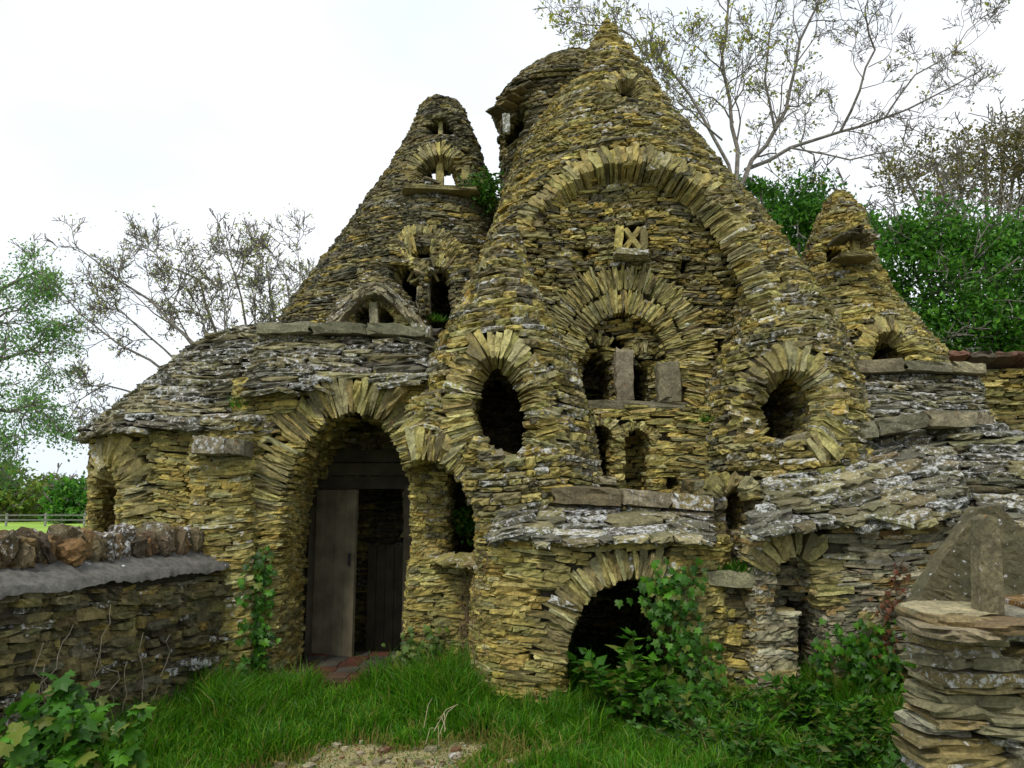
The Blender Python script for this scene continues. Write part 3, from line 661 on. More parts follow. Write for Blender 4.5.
# ridge caps: rows of long stones
def ridge(name, parent, pts, Y, size=.13, seg=(.4, .8), pal=PALE*.75, lich=.3, Y2=None, flat=1.0):
    g = Geo(); Y2 = Y2 or Y
    P = np.array([W3(a, b, Y+(Y2-Y)*i/(len(pts)-1)) for i, (a, b) in enumerate(pts)]); d = np.linalg.norm(np.diff(P, axis=0), axis=1); cum = np.concatenate([[0], np.cumsum(d)])
    q = 0
    while q < cum[-1]:
        l_ = min(random.uniform(*seg), cum[-1]-q+.1)
        a = [np.interp(q-.01, cum, P[:, i]) for i in range(3)]; b = [np.interp(q+l_+.01, cum, P[:, i]) for i in range(3)]
        slab(g, a, b, size*random.uniform(.9, 1.1), size*1.9*flat, pal=pal, lich=lich); q += l_
    return g.build(name, STONE, parent)
ridge('ridge_cap', OB['eroof'], [(258, 331), (340, 329), (432, 334)], 7.7)
ridge('ridge_cap', OB['shelf'], [(550, 495), (630, 497), (712, 505)], 6.72, .15, (.35, .6), pal=DARKC*1.2, lich=.5)
ridge('ridge_cap', OB['sroof'], [(848, 369), (910, 366), (982, 371)], 8.2, .13)
ridge('ridge_cap', OB['proof'], [(786, 446), (815, 436), (860, 432), (905, 422), (955, 416), (985, 426)], 6.98, .15, (.3, .5), lich=.1)
ridge('ledge_stone', OB['ledge'], [(702, 577), (772, 580)], 6.42, .12, (.35, .5))
# square block stones of the corner buttress head
ridge('cap_stone', OB['butt'], [(196, 446), (250, 448)], 7.1, .16, (.25, .35))
# slate hood over rear window
g = Geo()
for i in range(5): slab(g, W3(492+i*8, 116-i*6+rng.normal(), 9.15), W3(505+i*8, 109-i*6, 9.05), .035, .32, pal=DARKC, lich=0, big=False)
slab(g, W3(507, 134, 9.0), W3(506, 114, 9.0), .09, .1, pal=PALE*.8)
g.build('window_hood', STONE, OB['rear'])

# timber door and frame inside the entrance
def board(geo, p0, p1, width, thick, nrm, c):
    p0, p1 = np.array(p0, float), np.array(p1, float); t = p1-p0; L = np.linalg.norm(t); t /= L
    n = np.array(nrm, float); n -= n.dot(t)*t; n /= np.linalg.norm(n); u = np.cross(t, n); c0 = (p0+p1)/2
    V = np.array([c0+t*L/2*a+n*thick/2*b+u*width/2*e for a in (-1, 1) for b in (-1, 1) for e in (-1, 1)])
    Fq = np.array([(0, 1, 3, 2), (4, 6, 7, 5), (0, 4, 5, 1), (2, 3, 7, 6), (0, 2, 6, 4), (1, 5, 7, 3)]); geo.add(V, [Fq], c)
WC = (.14, .12, .075)
dz = at(360, 662, 8.4)[1]; zt = at(360, 490, 8.4)[1]
hx = at(319, 500, 8.45)[0]; DW = .52
g = Geo(); a = R(-28); dirx, diry = math.cos(a), math.sin(a)      # opened inward-outward leaf
for i in range(4):
    s0 = (i+.5)*DW/4; x, y = hx+dirx*s0, 8.4-diry*s0*-1
    board(g, (x, y, dz+.01*i), (x, y, zt), DW/4-.004, .035, (diry, -dirx, 0), np.array(WC)*random.uniform(.85, 1.1))
DOOR = g.build('door', WOOD, FOLLY)
for zz in (dz+.25, zt-.25):
    g = Geo(); board(g, (hx+.02, 8.4+.03, zz), (hx+dirx*DW, 8.4+diry*DW+.03, zz), .1, .03, (diry, -dirx, 0), np.array(WC)*.8)
    g.build('ledge_board', WOOD, DOOR)
g = Geo(); board(g, (hx+dirx*.45, 8.4+diry*.45-.03, 1.0), (hx+dirx*.45, 8.4+diry*.45-.03, 1.12), .02, .03, (diry, -dirx, 0), (.03, .03, .03)); g.build('handle', BARK, DOOR)
g = Geo(); fx0, fx1 = at(314, 500, 8.5)[0], at(408, 500, 8.5)[0]
for x in (fx0, fx1): board(g, (x, 8.55, 0), (x, 8.55, zt+.05), .08, .1, (0, -1, 0), np.array(WC)*.8)
for i, z in enumerate((zt+.08, zt+.22, zt+.36)): board(g, (fx0-.1, 8.56-.02*i, z), (fx1+.05, 8.56-.02*i, z), .13, .08, (0, -1, 0), np.array(WC)*random.uniform(.4, .6))
g.build('door_frame', WOOD, FOLLY)
g = Geo()
for i in range(5):        # panelling right of the leaf, with a dark window slot above
    xx = fx1-.08-i*.1; board(g, (xx, 9.2, 0), (xx, 9.2, 1.15), .095, .03, (0, -1, 0), np.array(WC)*.6)
g.build('panelling', WOOD, FOLLY)
g = Geo()
tcs = [(.10, .04, .025), (.06, .055, .045), (.09, .055, .035), (.08, .07, .055)]
for j in range(5):
    for i in range(5):
        x = -1.93+i*.2+(j % 2)*.03; y = 7.3+j*.26
        V = np.array([(x+sx*.095, y+sy*.12, .10+sz*.02+rng.normal(0, .002)) for sx in (-1, 1) for sy in (-1, 1) for sz in (-1, 1)])
        g.add(V, [np.array([(0, 1, 3, 2), (4, 6, 7, 5), (0, 4, 5, 1), (2, 3, 7, 6), (0, 2, 6, 4), (1, 5, 7, 3)])], np.array(random.choice(tcs)))
g.build('tiled_doorstep', WOOD, FOLLY)

# ------------------------------------------------------------------ ground
def gz(x, y):
    x = np.asarray(x, float); y = np.asarray(y, float)
    s = np.clip((7.0-y)/2.5, 0, 1.3)*np.clip((-x-.6)/1.6, 0, 1)
    return -.22*s+.025*np.sin(x*2.1)*np.sin(y*1.7)+.04*np.exp(-((x+1.4)**2+(y-7.1)**2)/.4)
def ground():
    m, n, l, b = new_mat('soil_and_grass'); tc = n.new('ShaderNodeTexCoord')
    def noise(s, d=5): q = NN(n, 'ShaderNodeTexNoise', Scale=s, Detail=d); l.new(tc.outputs['Object'], q.inputs['Vector']); return q.outputs['Fac']
    c = mixc(n, l, ramp(n, l, noise(1.2), .4, .6), (.09, .12, .03), (.06, .09, .02))
    c = mixc(n, l, ramp(n, l, noise(30), .45, .62), c, (.16, .12, .06))
    a = NN(n, 'ShaderNodeAttribute', attribute_name='path')
    pth = ramp(n, l, math_(n, l, 'ADD', a.outputs['Fac'], math_(n, l, 'MULTIPLY', noise(5), .5)), .62, .8)
    dirt = mixc(n, l, ramp(n, l, noise(14), .4, .6), (.28, .23, .09), (.14, .14, .04))
    dirt = mixc(n, l, ramp(n, l, noise(60), .45, .7), dirt, (.36, .31, .2))
    c = mixc(n, l, pth, c, dirt)
    l.new(c, b.inputs['Base Color']); b.inputs['Roughness'].default_value = .95
    bn = NN(n, 'ShaderNodeBump', Strength=.6, Distance=.02); l.new(noise(40), bn.inputs['Height']); l.new(bn.outputs[0], b.inputs['Normal'])
    xs = np.concatenate([[-600, -200, -60, -20], np.arange(-6, 7, .12), [20, 60, 200, 600]]); ys = np.concatenate([[-40, -10, 0], np.arange(3, 11, .12), [20, 60, 200, 900]])
    X, Y = np.meshgrid(xs, ys, indexing='ij'); Z = np.where((np.abs(X) < 8) & (Y < 12), gz(X, Y), 0)
    V = np.stack([X, Y, Z], -1).reshape(-1, 3); nx, ny = X.shape
    i, j = np.meshgrid(np.arange(nx-1), np.arange(ny-1), indexing='ij'); q = (i*ny+j).ravel()
    o = mesh_obj('ground', V, [np.stack([q, q+ny, q+ny+1, q+1], 1)], m, smooth=True)
    pa = path_f(V[:, 0], V[:, 1]); at_ = o.data.attributes.new('path', 'FLOAT', 'POINT'); at_.data.foreach_set('value', pa)
    tag(o, kind='structure'); return o
def path_f(x, y):
    d = np.hypot((x+.85)/.85, (y-5.3)/.45)+.4*np.sin(x*7)*np.sin(y*9+1)
    d2 = np.hypot((x+1.45)/.25, (y-6.9)/.25)+.5; d3 = np.hypot((x+.95)/.5, (y-5.0)/.5); d4 = np.hypot((x-1.05)/.25, (y-6.05)/.15)
    return np.clip(1.25-np.minimum(np.minimum(d, d3), np.minimum(d2, d4)), 0, 1)
ground()
# bright lime green field strip far left
m, n, l, b = new_mat('meadow_grass'); tcn = n.new('ShaderNodeTexCoord'); q = NN(n, 'ShaderNodeTexNoise', Scale=.15, Detail=4); l.new(tcn.outputs['Object'], q.inputs['Vector'])
l.new(ramp(n, l, q.outputs['Fac'], .35, .65, (.17, .32, .02), (.28, .42, .04)), b.inputs['Base Color']); b.inputs['Roughness'].default_value = 1
FV = np.array([(-160, 22, .02), (-6, 22, .02), (-6, 130, .05), (-160, 130, .05)])
tag(mesh_obj('field', FV, [np.array([(0, 1, 2, 3)])], m), kind='structure')

# ------------------------------------------------------------------ foreground wall on the left
fw = empty('boundary_wall', 'dark rubble wall with rough upright coping in the left foreground', 'wall')
A0 = np.array([-2.5, 7.15]); A1 = np.array([-3.35, 4.15]); dirw = (A1-A0)/np.linalg.norm(A1-A0); nw = np.array([-dirw[1], dirw[0]])
if nw[0] < 0: nw = -nw           # faces +x, towards the path
Lw = np.linalg.norm(A1-A0)+1.2; WT = 1.11
def courses(geo, P0, d, n_, L, z0, z1, pal, ch=(.04, .08), ln=(.1, .34), depth=.2, lich=.05, jit=.02, sc=1.0, top=None, zfun=None, big=False):
    z = z0; d3 = np.array([*d, 0]); n3 = np.array([*n_, 0])
    Cc = []; Ll = []; Hh = []
    while z < z1:
        h = random.uniform(*ch)*sc; s = -random.uniform(0, .2)
        while s < L:
            l_ = random.uniform(*ln)*sc; m_ = s+l_/2
            if 0 <= m_ <= L and (top is None or z < top(m_)):
                zz = z+h/2+.03*math.sin(m_*2.2+z*3)
                Cc.append((*(P0+d*m_+n_*random.gauss(0, jit)), zz)); Ll.append(l_+.005); Hh.append(h*random.choice([1.1, 1.1, 1.1, 1.7]))
            s += l_
        z += h*.95
    Cc = np.array(Cc); m = len(Cc); T = np.tile(d3, (m, 1)); T[:, 2] += rng.normal(0, .05, m); T /= np.linalg.norm(T, axis=1)[:, None]
    Nn = np.tile(n3, (m, 1)); Nn[:, 2] = rng.normal(0, .08, m); Nn /= np.linalg.norm(Nn, axis=1)[:, None]
    U = np.cross(T, Nn); U *= np.sign(U[:, 2:3])
    Cc = Cc-Nn*depth/2
    stones(geo, Cc, T, Nn, U, np.array(Ll), np.full(m, depth)*rng.uniform(.9, 1.1, m), np.array(Hh), pal, lich, big)
FWC = np.concatenate([DARKC*.85, DARKC, WALLC[[1, 6, 8]]*.6])
g = Geo(); courses(g, A0, dirw, nw, Lw, -.45, WT-.1, FWC, lich=.12, jit=.03, ch=(.022, .06), ln=(.07, .27))
courses(g, A0-nw*.45, dirw, -nw, Lw, -.45, WT-.02, FWC)
def pbox(geo, P0, d, n_, L, off0, off1, z0, z1, c):
    V = np.array([(*(P0+d*s+n_*o), z) for s in (0, L) for o in (off0, off1) for z in (z0, z1)])
    geo.add(V, [np.array([(0, 1, 3, 2), (4, 6, 7, 5), (0, 4, 5, 1), (2, 3, 7, 6), (0, 2, 6, 4), (1, 5, 7, 3)])], c)
pbox(g, A0, dirw, nw, Lw, -.4, -.05, -.5, WT-.03, (.05, .042, .026))
g.build('wall_face', STONE, fw)
m, n, l, b = new_mat('cement'); tcn = n.new('ShaderNodeTexCoord'); q = NN(n, 'ShaderNodeTexNoise', Scale=14, Detail=8, Roughness=.75); l.new(tcn.outputs['Object'], q.inputs['Vector'])
q2 = NN(n, 'ShaderNodeTexNoise', Scale=9, Detail=4); l.new(tcn.outputs['Object'], q2.inputs['Vector'])
c = ramp(n, l, q.outputs['Fac'], .3, .7, (.045, .043, .036), (.19, .18, .155)); c = mixc(n, l, ramp(n, l, q2.outputs['Fac'], .7, .73), c, (.6, .62, .66))
l.new(c, b.inputs['Base Color']); b.inputs['Roughness'].default_value = .9
bn = NN(n, 'ShaderNodeBump', Strength=.9, Distance=.02); l.new(q.outputs['Fac'], bn.inputs['Height']); l.new(bn.outputs[0], b.inputs['Normal'])
ns_, no_ = 120, 14
V = []; 
for i in range(ns_+1):
    for j in range(no_+1):
        s = Lw*i/ns_; o = -.5+.56*j/no_; z = WT+.12-.15*max(0, (j/no_-.3)/.7)+.006*random.gauss(0, 1)+.012*math.sin(s*9+j)
        if j == no_: z -= .035; o += -.02+.006*random.gauss(0, 1)+.012*math.sin(s*5.3)*math.sin(s*13)
        V.append((*(A0+dirw*s+nw*o), z))
q = np.array([(i*(no_+1)+j, (i+1)*(no_+1)+j, (i+1)*(no_+1)+j+1, i*(no_+1)+j+1) for i in range(ns_) for j in range(no_)])
mesh_obj('cement_ledge', V, [q], m, fw, smooth=True)
g = Geo(); s = .1
while s < Lw:
    wd = random.uniform(.05, .13); h = random.uniform(.16, .27); P = A0+dirw*s-nw*(.34+random.gauss(0, .03)); lean = random.gauss(.1, .3)
    d3 = np.array([*dirw, 0]); up = np.array([dirw[0]*lean, dirw[1]*lean, 1]); up /= np.linalg.norm(up); tt = d3-up*d3.dot(up); tt /= np.linalg.norm(tt); nn_ = np.cross(up, tt)
    stones(g, np.array([[P[0], P[1], WT+.07+h/2]]), up[None], nn_[None], tt[None], np.array([h*1.1]), np.array([random.uniform(.2, .28)]), np.array([wd*1.15]), np.array([(.13, .085, .035), (.16, .10, .04), (.11, .08, .045), (.14, .11, .06), (.09, .07, .045)])*1.15, .25, 3); s += wd*.7
g.build('coping', STONE, fw)

# ------------------------------------------------------------------ foreground pier on the right with slab on it
pier = empty('gate_pier', 'stack of long pale flat stones forming a low pier at the right edge', 'pier')
g = Geo(); PY = 4.05
xL = lambda py: at(912, py, PY)[0]
def pier_courses():
    z = at(950, 800, PY)[1]-.3; ztop = at(950, 622, PY)[1]; Cc, T, Nn, U, Ll, D, H = [], [], [], [], [], [], []
    x0 = at(938, 650, PY)[0]
    while z < ztop:
        h = random.uniform(.026, .06); k = (ztop-z)
        xl = x0-.02+.05*math.sin(k*7)+0.02*random.gauss(0, 1)
        s = xl
        while s < x0+1.5:
            l_ = random.uniform(.12, .45); Cc.append((s+l_/2, PY+.17+random.gauss(0, .028), z+h/2)); T.append((1, 0, random.gauss(0, .05))); Nn.append((0, -1, random.gauss(0, .08))); Ll.append(l_+.02); D.append(.36); H.append(h*1.1); s += l_
        y = PY+.3
        while y < 6.25:      # the side that faces the folly's grass
            l_ = random.uniform(.2, .4); Cc.append((xl+.19+.56*(y-PY), y, z+h/2)); T.append((.49, .87, 0)); Nn.append((-.87, .49, 0)); Ll.append(l_+.02); D.append(.3); H.append(h*1.1); y += l_
        z += h*.96
    T = np.array(T, float); T /= np.linalg.norm(T, axis=1)[:, None]; Nn = np.array(Nn, float); Nn /= np.linalg.norm(Nn, axis=1)[:, None]; U = np.cross(T, Nn); U *= np.sign(U[:, 2:3])
    stones(g, np.array(Cc), T, Nn, U, np.array(Ll), np.array(D), np.array(H)*1.12, np.array([(.33, .30, .17), (.38, .34, .19), (.24, .22, .13), (.38, .31, .13), (.30, .24, .10), (.34, .33, .24)]), .3, False)
    V = np.array([(x, y, z) for x in (x0+.3, x0+1.4) for y in (PY+.1, PY+.35) for z in (-.3, ztop-.04)])
    g.add(V, [np.array([(0, 1, 3, 2), (4, 6, 7, 5), (0, 4, 5, 1), (2, 3, 7, 6), (0, 2, 6, 4), (1, 5, 7, 3)])], (.05, .042, .026))
pier_courses(); g.build('courses', STONE, pier)
def blob_stone(name, V2, y0, y1, mat_pal, lich, parent=None, bump=.012, extra=None):
    """a slab cut to an outline in X,Z with thickness along Y, subdivided and roughened"""
    import bmesh
    me = bpy.data.meshes.new(name); bm = bmesh.new()
    vs = [bm.verts.new((x, y0, z)) for x, z in V2]; f = bm.faces.new(vs)
    r = bmesh.ops.extrude_face_region(bm, geom=[f]); 
    for v in r['geom']:
        if isinstance(v, bmesh.types.BMVert): v.co.y = y1
    bmesh.ops.triangulate(bm, faces=bm.faces[:])
    for _ in range(4):
        ed = [e for e in bm.edges if e.calc_length() > .05]
        if ed: bmesh.ops.subdivide_edges(bm, edges=ed, cuts=1); bmesh.ops.triangulate(bm, faces=[f for f in bm.faces if len(f.verts) > 3])
    for v in bm.verts:
        k = math.sin(v.co.x*23+v.co.z*11)*math.sin(v.co.z*29-v.co.x*9)*.6+random.gauss(0, .45); v.co += Vector((random.gauss(0, .3), k, random.gauss(0, .3)))*bump
    bmesh.ops.recalc_face_normals(bm, faces=bm.faces[:]); bm.to_mesh(me); bm.free()
    V = np.array([v.co[:] for v in me.vertices]); c = np.asarray(mat_pal)
    ca = me.color_attributes.new('Col', 'FLOAT_COLOR', 'POINT'); ca.data.foreach_set('color', np.c_[np.tile(c, (len(V), 1)), np.ones(len(V))].ravel())
    la = me.attributes.new('lichen', 'FLOAT', 'POINT'); la.data.foreach_set('value', np.full(len(V), lich))
    me.materials.append(STONE); o = bpy.data.objects.new(name, me); COL.objects.link(o)
    if parent: o.parent = parent
    return o
o = blob_stone('triangular_slab', [at(*p, 4.45) for p in [(910, 604), (918, 585), (946, 545), (972, 508), (990, 505), (1012, 525), (1050, 560), (1060, 612)]], 4.38, 4.5, (.12, .105, .055), .35, bump=.007)
tag(o, 'mossy triangular stone slab leaning upright on the foreground pier', 'stone slab')
o = blob_stone('upright_stone', [at(*p, 4.12) for p in [(978, 614), (976, 570), (977, 520), (984, 514), (993, 518), (998, 560), (1000, 612)]], 4.08, 4.17, (.17, .15, .085), .3, bump=.005)
tag(o, 'narrow post-like stone standing in front of the triangular slab', 'stone')
g = Geo()
o = Geo()
for a, b, yy in (((912, 616), (975, 618), 4.2), ((960, 622), (1060, 622), 4.05), ((915, 628), (980, 630), 4.08)): slab(o, W3(*a, yy), W3(*b, yy), .055, .5, pal=np.array([(.24, .2, .12), (.27, .2, .1)]), lich=.25)
o.build('cap_stone', STONE, pier)
o = Geo(); slab(o, W3(1003, 605, 4.3), W3(1075, 600, 4.3), .07, .4, pal=np.array([(.28, .16, .04)]), lich=.3); o.build('lichened_stone', STONE, pier)

# far garden wall at the right with a reddish coping
gw = empty('garden_wall', 'darker rubble garden wall with red brown coping behind the right of the folly', 'wall')
g = Geo(); P0 = np.array([at(940, 440, 9.6)[0], 9.6]); courses(g, P0, np.array([1., 0.]), np.array([0., -1.]), 5.0, -.1, at(1000, 368, 9.6)[1], WALLC*.75, lich=0, ch=(.028, .05))  # wall palette, evenly darkened
pbox(g, P0, np.array([1., 0.]), np.array([0., -1.]), 5.0, -.5, -.07, -.1, at(1000, 370, 9.6)[1], (.05, .04, .03)); g.build('wall_face', STONE, gw)
g = Geo(); zc = at(1000, 365, 9.6)[1]; x = P0[0]
while x < P0[0]+5: l_ = random.uniform(.3, .5); slab(g, (x, 9.75, zc+.02), (x+l_+.01, 9.75, zc+.02+rng.normal(0, .01)), .08, .6, pal=np.array([(.2, .1, .07), (.17, .1, .07), (.15, .12, .09)]), lich=.1, nrm=(0, -1, .35)); x += l_
g.build('coping', STONE, gw)

# ------------------------------------------------------------------ vegetation
def leaves(geo, C, size, pal, up=.3, asp=.55, droop=0.0, D=None, var=.25):
    """small folded leaves at points C"""
    C = np.asarray(C, float); m = len(C)
    if not m: return
    d = rng.normal(0, 1, (m, 3)) if D is None else D+rng.normal(0, .35, (m, 3)); d[:, 2] -= droop; d /= np.linalg.norm(d, axis=1)[:, None]
    u = rng.normal(0, 1, (m, 3)); u[:, 2] += up*3; u -= (u*d).sum(1)[:, None]*d; u /= np.linalg.norm(u, axis=1)[:, None]+1e-9
    s = np.cross(d, u); L = np.asarray(size)*rng.uniform(.6, 1.3, m)
    L = L[:, None]
    P = [C, C+d*L*.4+s*L*asp*.5-u*L*.06, C+d*L, C+d*L*.4-s*L*asp*.5-u*L*.06, C+d*L*.42+u*L*.05]
    V = np.stack(P, 1).reshape(-1, 3); b = (np.arange(m)*5)[:, None]
    F_ = np.concatenate([b+np.array([0, 1, 4]), b+np.array([1, 2, 4]), b+np.array([2, 3, 4]), b+np.array([3, 0, 4])])
    c = pal[rng.integers(0, len(pal), m)]*rng.uniform(1-var, 1+var, (m, 1)); geo.add(V, [F_], np.repeat(c, 5, 0))
def tubes(geo, A, B, ra, rb, col, sides=5):
    A, B = np.asarray(A, float), np.asarray(B, float); ra, rb = np.asarray(ra), np.asarray(rb); m = len(A)
    d = B-A; d /= np.linalg.norm(d, axis=1)[:, None]+1e-9
    h = np.where(np.abs(d[:, 2:3]) < .9, [[0, 0, 1.]], [[1., 0, 0]]); u = np.cross(d, h); u /= np.linalg.norm(u, axis=1)[:, None]; v = np.cross(d, u)
    an = np.arange(sides)*2*math.pi/sides; V = []
    for Pp, rr in ((A, ra), (B, rb)): V.append(Pp[:, None]+rr[:, None, None]*(np.cos(an)[None, :, None]*u[:, None]+np.sin(an)[None, :, None]*v[:, None]))
    V = np.concatenate(V, 1).reshape(-1, 3); k = np.arange(sides); k2 = (k+1) % sides
    f = np.stack([k, k2, k2+sides, k+sides], 1); geo.add(V, [(f[None]+(np.arange(m)*2*sides)[:, None, None]).reshape(-1, 4)], col)
def grow(segs, tips, p, d, L, r, depth, spread=.55, kids=(2, 3), curl=.18, up=.08, ratio=.72, nseg=4):
    p = np.array(p, float); d = np.array(d, float); d /= np.linalg.norm(d)
    for i in range(nseg):
        d2 = d+rng.normal(0, curl, 3)+np.array([0, 0, up]); d2 /= np.linalg.norm(d2); q = p+d2*L/nseg; r2 = r*(1-.32/nseg*1.0*(1))
        segs.append((p, q, r, r2, depth)); p, d, r = q, d2, r2
        if depth > 0 and i >= 1 and random.random() < .6:
            s = rng.normal(0, 1, 3); s -= s.dot(d)*d; s /= np.linalg.norm(s); grow(segs, tips, p, d*.6+s*(spread+.3), L*ratio*random.uniform(.5, .9), r*.5, depth-1, spread, kids, curl, up, ratio, nseg)
    if depth > 0:
        for _ in range(random.randint(*kids)):
            s = rng.normal(0, 1, 3); s -= s.dot(d)*d; s /= np.linalg.norm(s)
            grow(segs, tips, p, d+s*spread*random.uniform(.6, 1.3), L*ratio*random.uniform(.75, 1.1), r*.68, depth-1, spread, kids, curl, up, ratio, nseg)
    else: tips.append((p, d))
BARKC = np.array([.2, .18, .15])
def P3(px, py, Y): x, z = at(px, py, Y); return np.array([x, Y, z])
def limb_path(segs, tips, pts, Y, r0, r1, depth, L, dY=0, **k):
    P = [P3(a, b, Y+dY*i/(len(pts)-1)+rng.normal(0, .12)) for i, (a, b) in enumerate(pts)]
    n = len(P)-1
    for i in range(n):
        a = r0+(r1-r0)*i/n; b = r0+(r1-r0)*(i+1)/n; mid = (P[i]+P[i+1])/2+rng.normal(0, .04, 3)
        segs += [(P[i], mid, a, (a+b)/2, depth+1), (mid, P[i+1], (a+b)/2, b, depth+1)]
        if i >= 1:
            for _ in range(3):
                d = P[i+1]-P[i]; d /= np.linalg.norm(d); s = rng.normal(0, 1, 3); s[1] *= .5; s -= s.dot(d)*d; s /= np.linalg.norm(s)
                grow(segs, tips, P[i]+(P[i+1]-P[i])*random.random(), d+s*.8, L*random.uniform(.6, 1), a*.45, depth-1, **k)
    d = P[-1]-P[-2]; grow(segs, tips, P[-1], d, L, r1, depth-1, **k)
def seg_obj(name, segs, parent, mat=BARK, rmin=.006):
    g = Geo(); A = np.array([s[0] for s in segs]); B = np.array([s[1] for s in segs]); tubes(g, A, B, np.maximum([s[2] for s in segs], rmin), np.maximum([s[3] for s in segs], rmin), BARKC); return g.build(name, mat, parent)
def tree_root(label, px, Y, cat='tree', name='tree', grp=None): 
    o = empty(name, label, cat, grp); return o

# tall bare tree rising behind the gable at the upper right
T = tree_root('tall nearly leafless tree spreading thin branches behind the main cone', 740, 17, name='bare_tree'); segs, tips = [], []
B0 = P3(735, 196, 17); segs.append((np.array([B0[0]+.1, 17, 0]), B0, .15, .08, 9))
KW = dict(spread=.55, kids=(2, 3), curl=.2, up=.05, ratio=.7)
for pts, r, dep, L in (([(735, 196), (738, 150), (730, 100), (722, 55), (728, 10), (722, -40)], .12, 3, 1.0), ([(735, 196), (752, 160), (775, 130), (790, 90), (800, 40), (820, 0), (830, -60)], .12, 3, 1.0),
    ([(745, 170), (790, 148), (840, 132), (885, 118), (930, 98), (975, 74)], .10, 3, .8), ([(735, 190), (715, 140), (690, 95), (660, 60), (630, 35), (590, 25)], .09, 3, .75), ([(722, 140), (690, 110), (672, 90)], .05, 3, .8),
    ([(840, 132), (860, 90), (875, 50), (865, 10), (880, -30)], .07, 3, .9), ([(775, 130), (765, 80), (770, 30), (780, -20)], .07, 3, .9), ([(885, 118), (915, 75), (955, 50), (980, 20)], .05, 3, .7), ([(790, 148), (850, 160), (900, 150), (930, 165)], .05, 3, .6)):
    limb_path(segs, tips, pts, 17, r*.5, r*.15, dep+1, L*1.0, dY=random.uniform(-1.5, 1.5), **KW)
seg_obj('trunk', segs, T)
g = Geo(); tp = np.array([t[0] for t in tips]); bp = tp[(rng.random(len(tp)) < np.clip((900-(512+tp[:, 0]/tp[:, 1]*800))/800, .02, .16))]
C = (bp[:, None]+rng.normal(0, .08, (len(bp), 5, 3))).reshape(-1, 3); leaves(g, C, .1, np.array([(.35, .38, .04), (.42, .4, .06), (.24, .3, .05)])); g.build('young_leaves', LEAF, T)

# low bare tree behind the round apse on the left
T = tree_root('many-stemmed thicket-like tree with few green leaves behind the left slate roof', 190, 17, name='budding_tree'); segs, tips = [], []
for pts, r in (([(230, 470), (225, 400), (195, 345), (150, 300), (100, 265)], .09), ([(235, 470), (225, 390), (215, 330), (200, 280), (165, 265)], .09), ([(240, 470), (245, 380), (245, 320), (235, 275)], .08), ([(245, 470), (262, 380), (275, 320), (268, 275)], .08), ([(250, 460), (285, 370), (300, 310), (300, 270)], .06),
    ([(200, 400), (150, 360), (100, 330), (60, 290)], .06), ([(190, 420), (140, 395), (105, 385), (80, 400)], .05), ([(190, 440), (130, 420), (100, 440)], .04), ([(225, 400), (180, 330), (130, 290)], .05), ([(235, 400), (195, 350), (150, 270)], .05), ([(240, 400), (225, 340), (220, 280)], .05), ([(245, 400), (255, 340), (255, 270)], .05), ([(250, 400), (290, 340), (285, 275)], .05), ([(215, 400), (165, 350), (120, 310), (90, 300)], .05), ([(230, 400), (205, 330), (185, 285)], .05)):
    limb_path(segs, tips, pts, 17, r*.6, r*.18, 4, .6, dY=random.uniform(-1, 1), **KW)
segs.append((np.array([P3(235, 470, 17)[0], 17, 0]), P3(235, 465, 17), .2, .12, 9)); seg_obj('trunk', segs, T, rmin=.007)
g = Geo(); tp = np.array([t[0] for t in tips]); bp = tp[rng.random(len(tp)) < .28]; C = (bp[:, None]+rng.normal(0, .1, (len(bp), 3, 3))).reshape(-1, 3)
leaves(g, C, .06, np.array([(.4, .46, .1), (.5, .5, .12), (.3, .38, .12)])); g.build('young_leaves', LEAF, T)

# tree at the left edge
T = tree_root('light leafy tree reaching in from the left edge of the view', -30, 15, name='leafy_tree'); segs, tips = [], []
for pts, r in (([(-90, 500), (-60, 400), (-30, 330), (0, 290), (30, 275)], .09), ([(-80, 440), (-40, 390), (0, 360), (30, 350), (45, 352)], .06), ([(-80, 470), (-40, 430), (0, 410), (30, 405), (48, 415)], .06), ([(-80, 480), (-40, 455), (0, 440), (25, 440)], .05), ([(-70, 420), (-30, 370), (-5, 320), (20, 310)], .05)):
    limb_path(segs, tips, pts, 15, r, r*.3, 3, .55, dY=random.uniform(-.6, .6), **dict(KW, up=-.02))
segs.append((np.array([P3(-90, 500, 15)[0], 15, 0]), P3(-90, 500, 15), .2, .12, 9)); seg_obj('trunk', segs, T)
g = Geo(); tp = np.array([t[0] for t in tips]); C = (tp[:, None]+rng.normal(0, .11, (len(tp), 12, 3))).reshape(-1, 3); leaves(g, C, .07, np.array([(.14, .32, .06), (.2, .4, .08), (.12, .24, .08)])); g.build('leaves', LEAF, T)

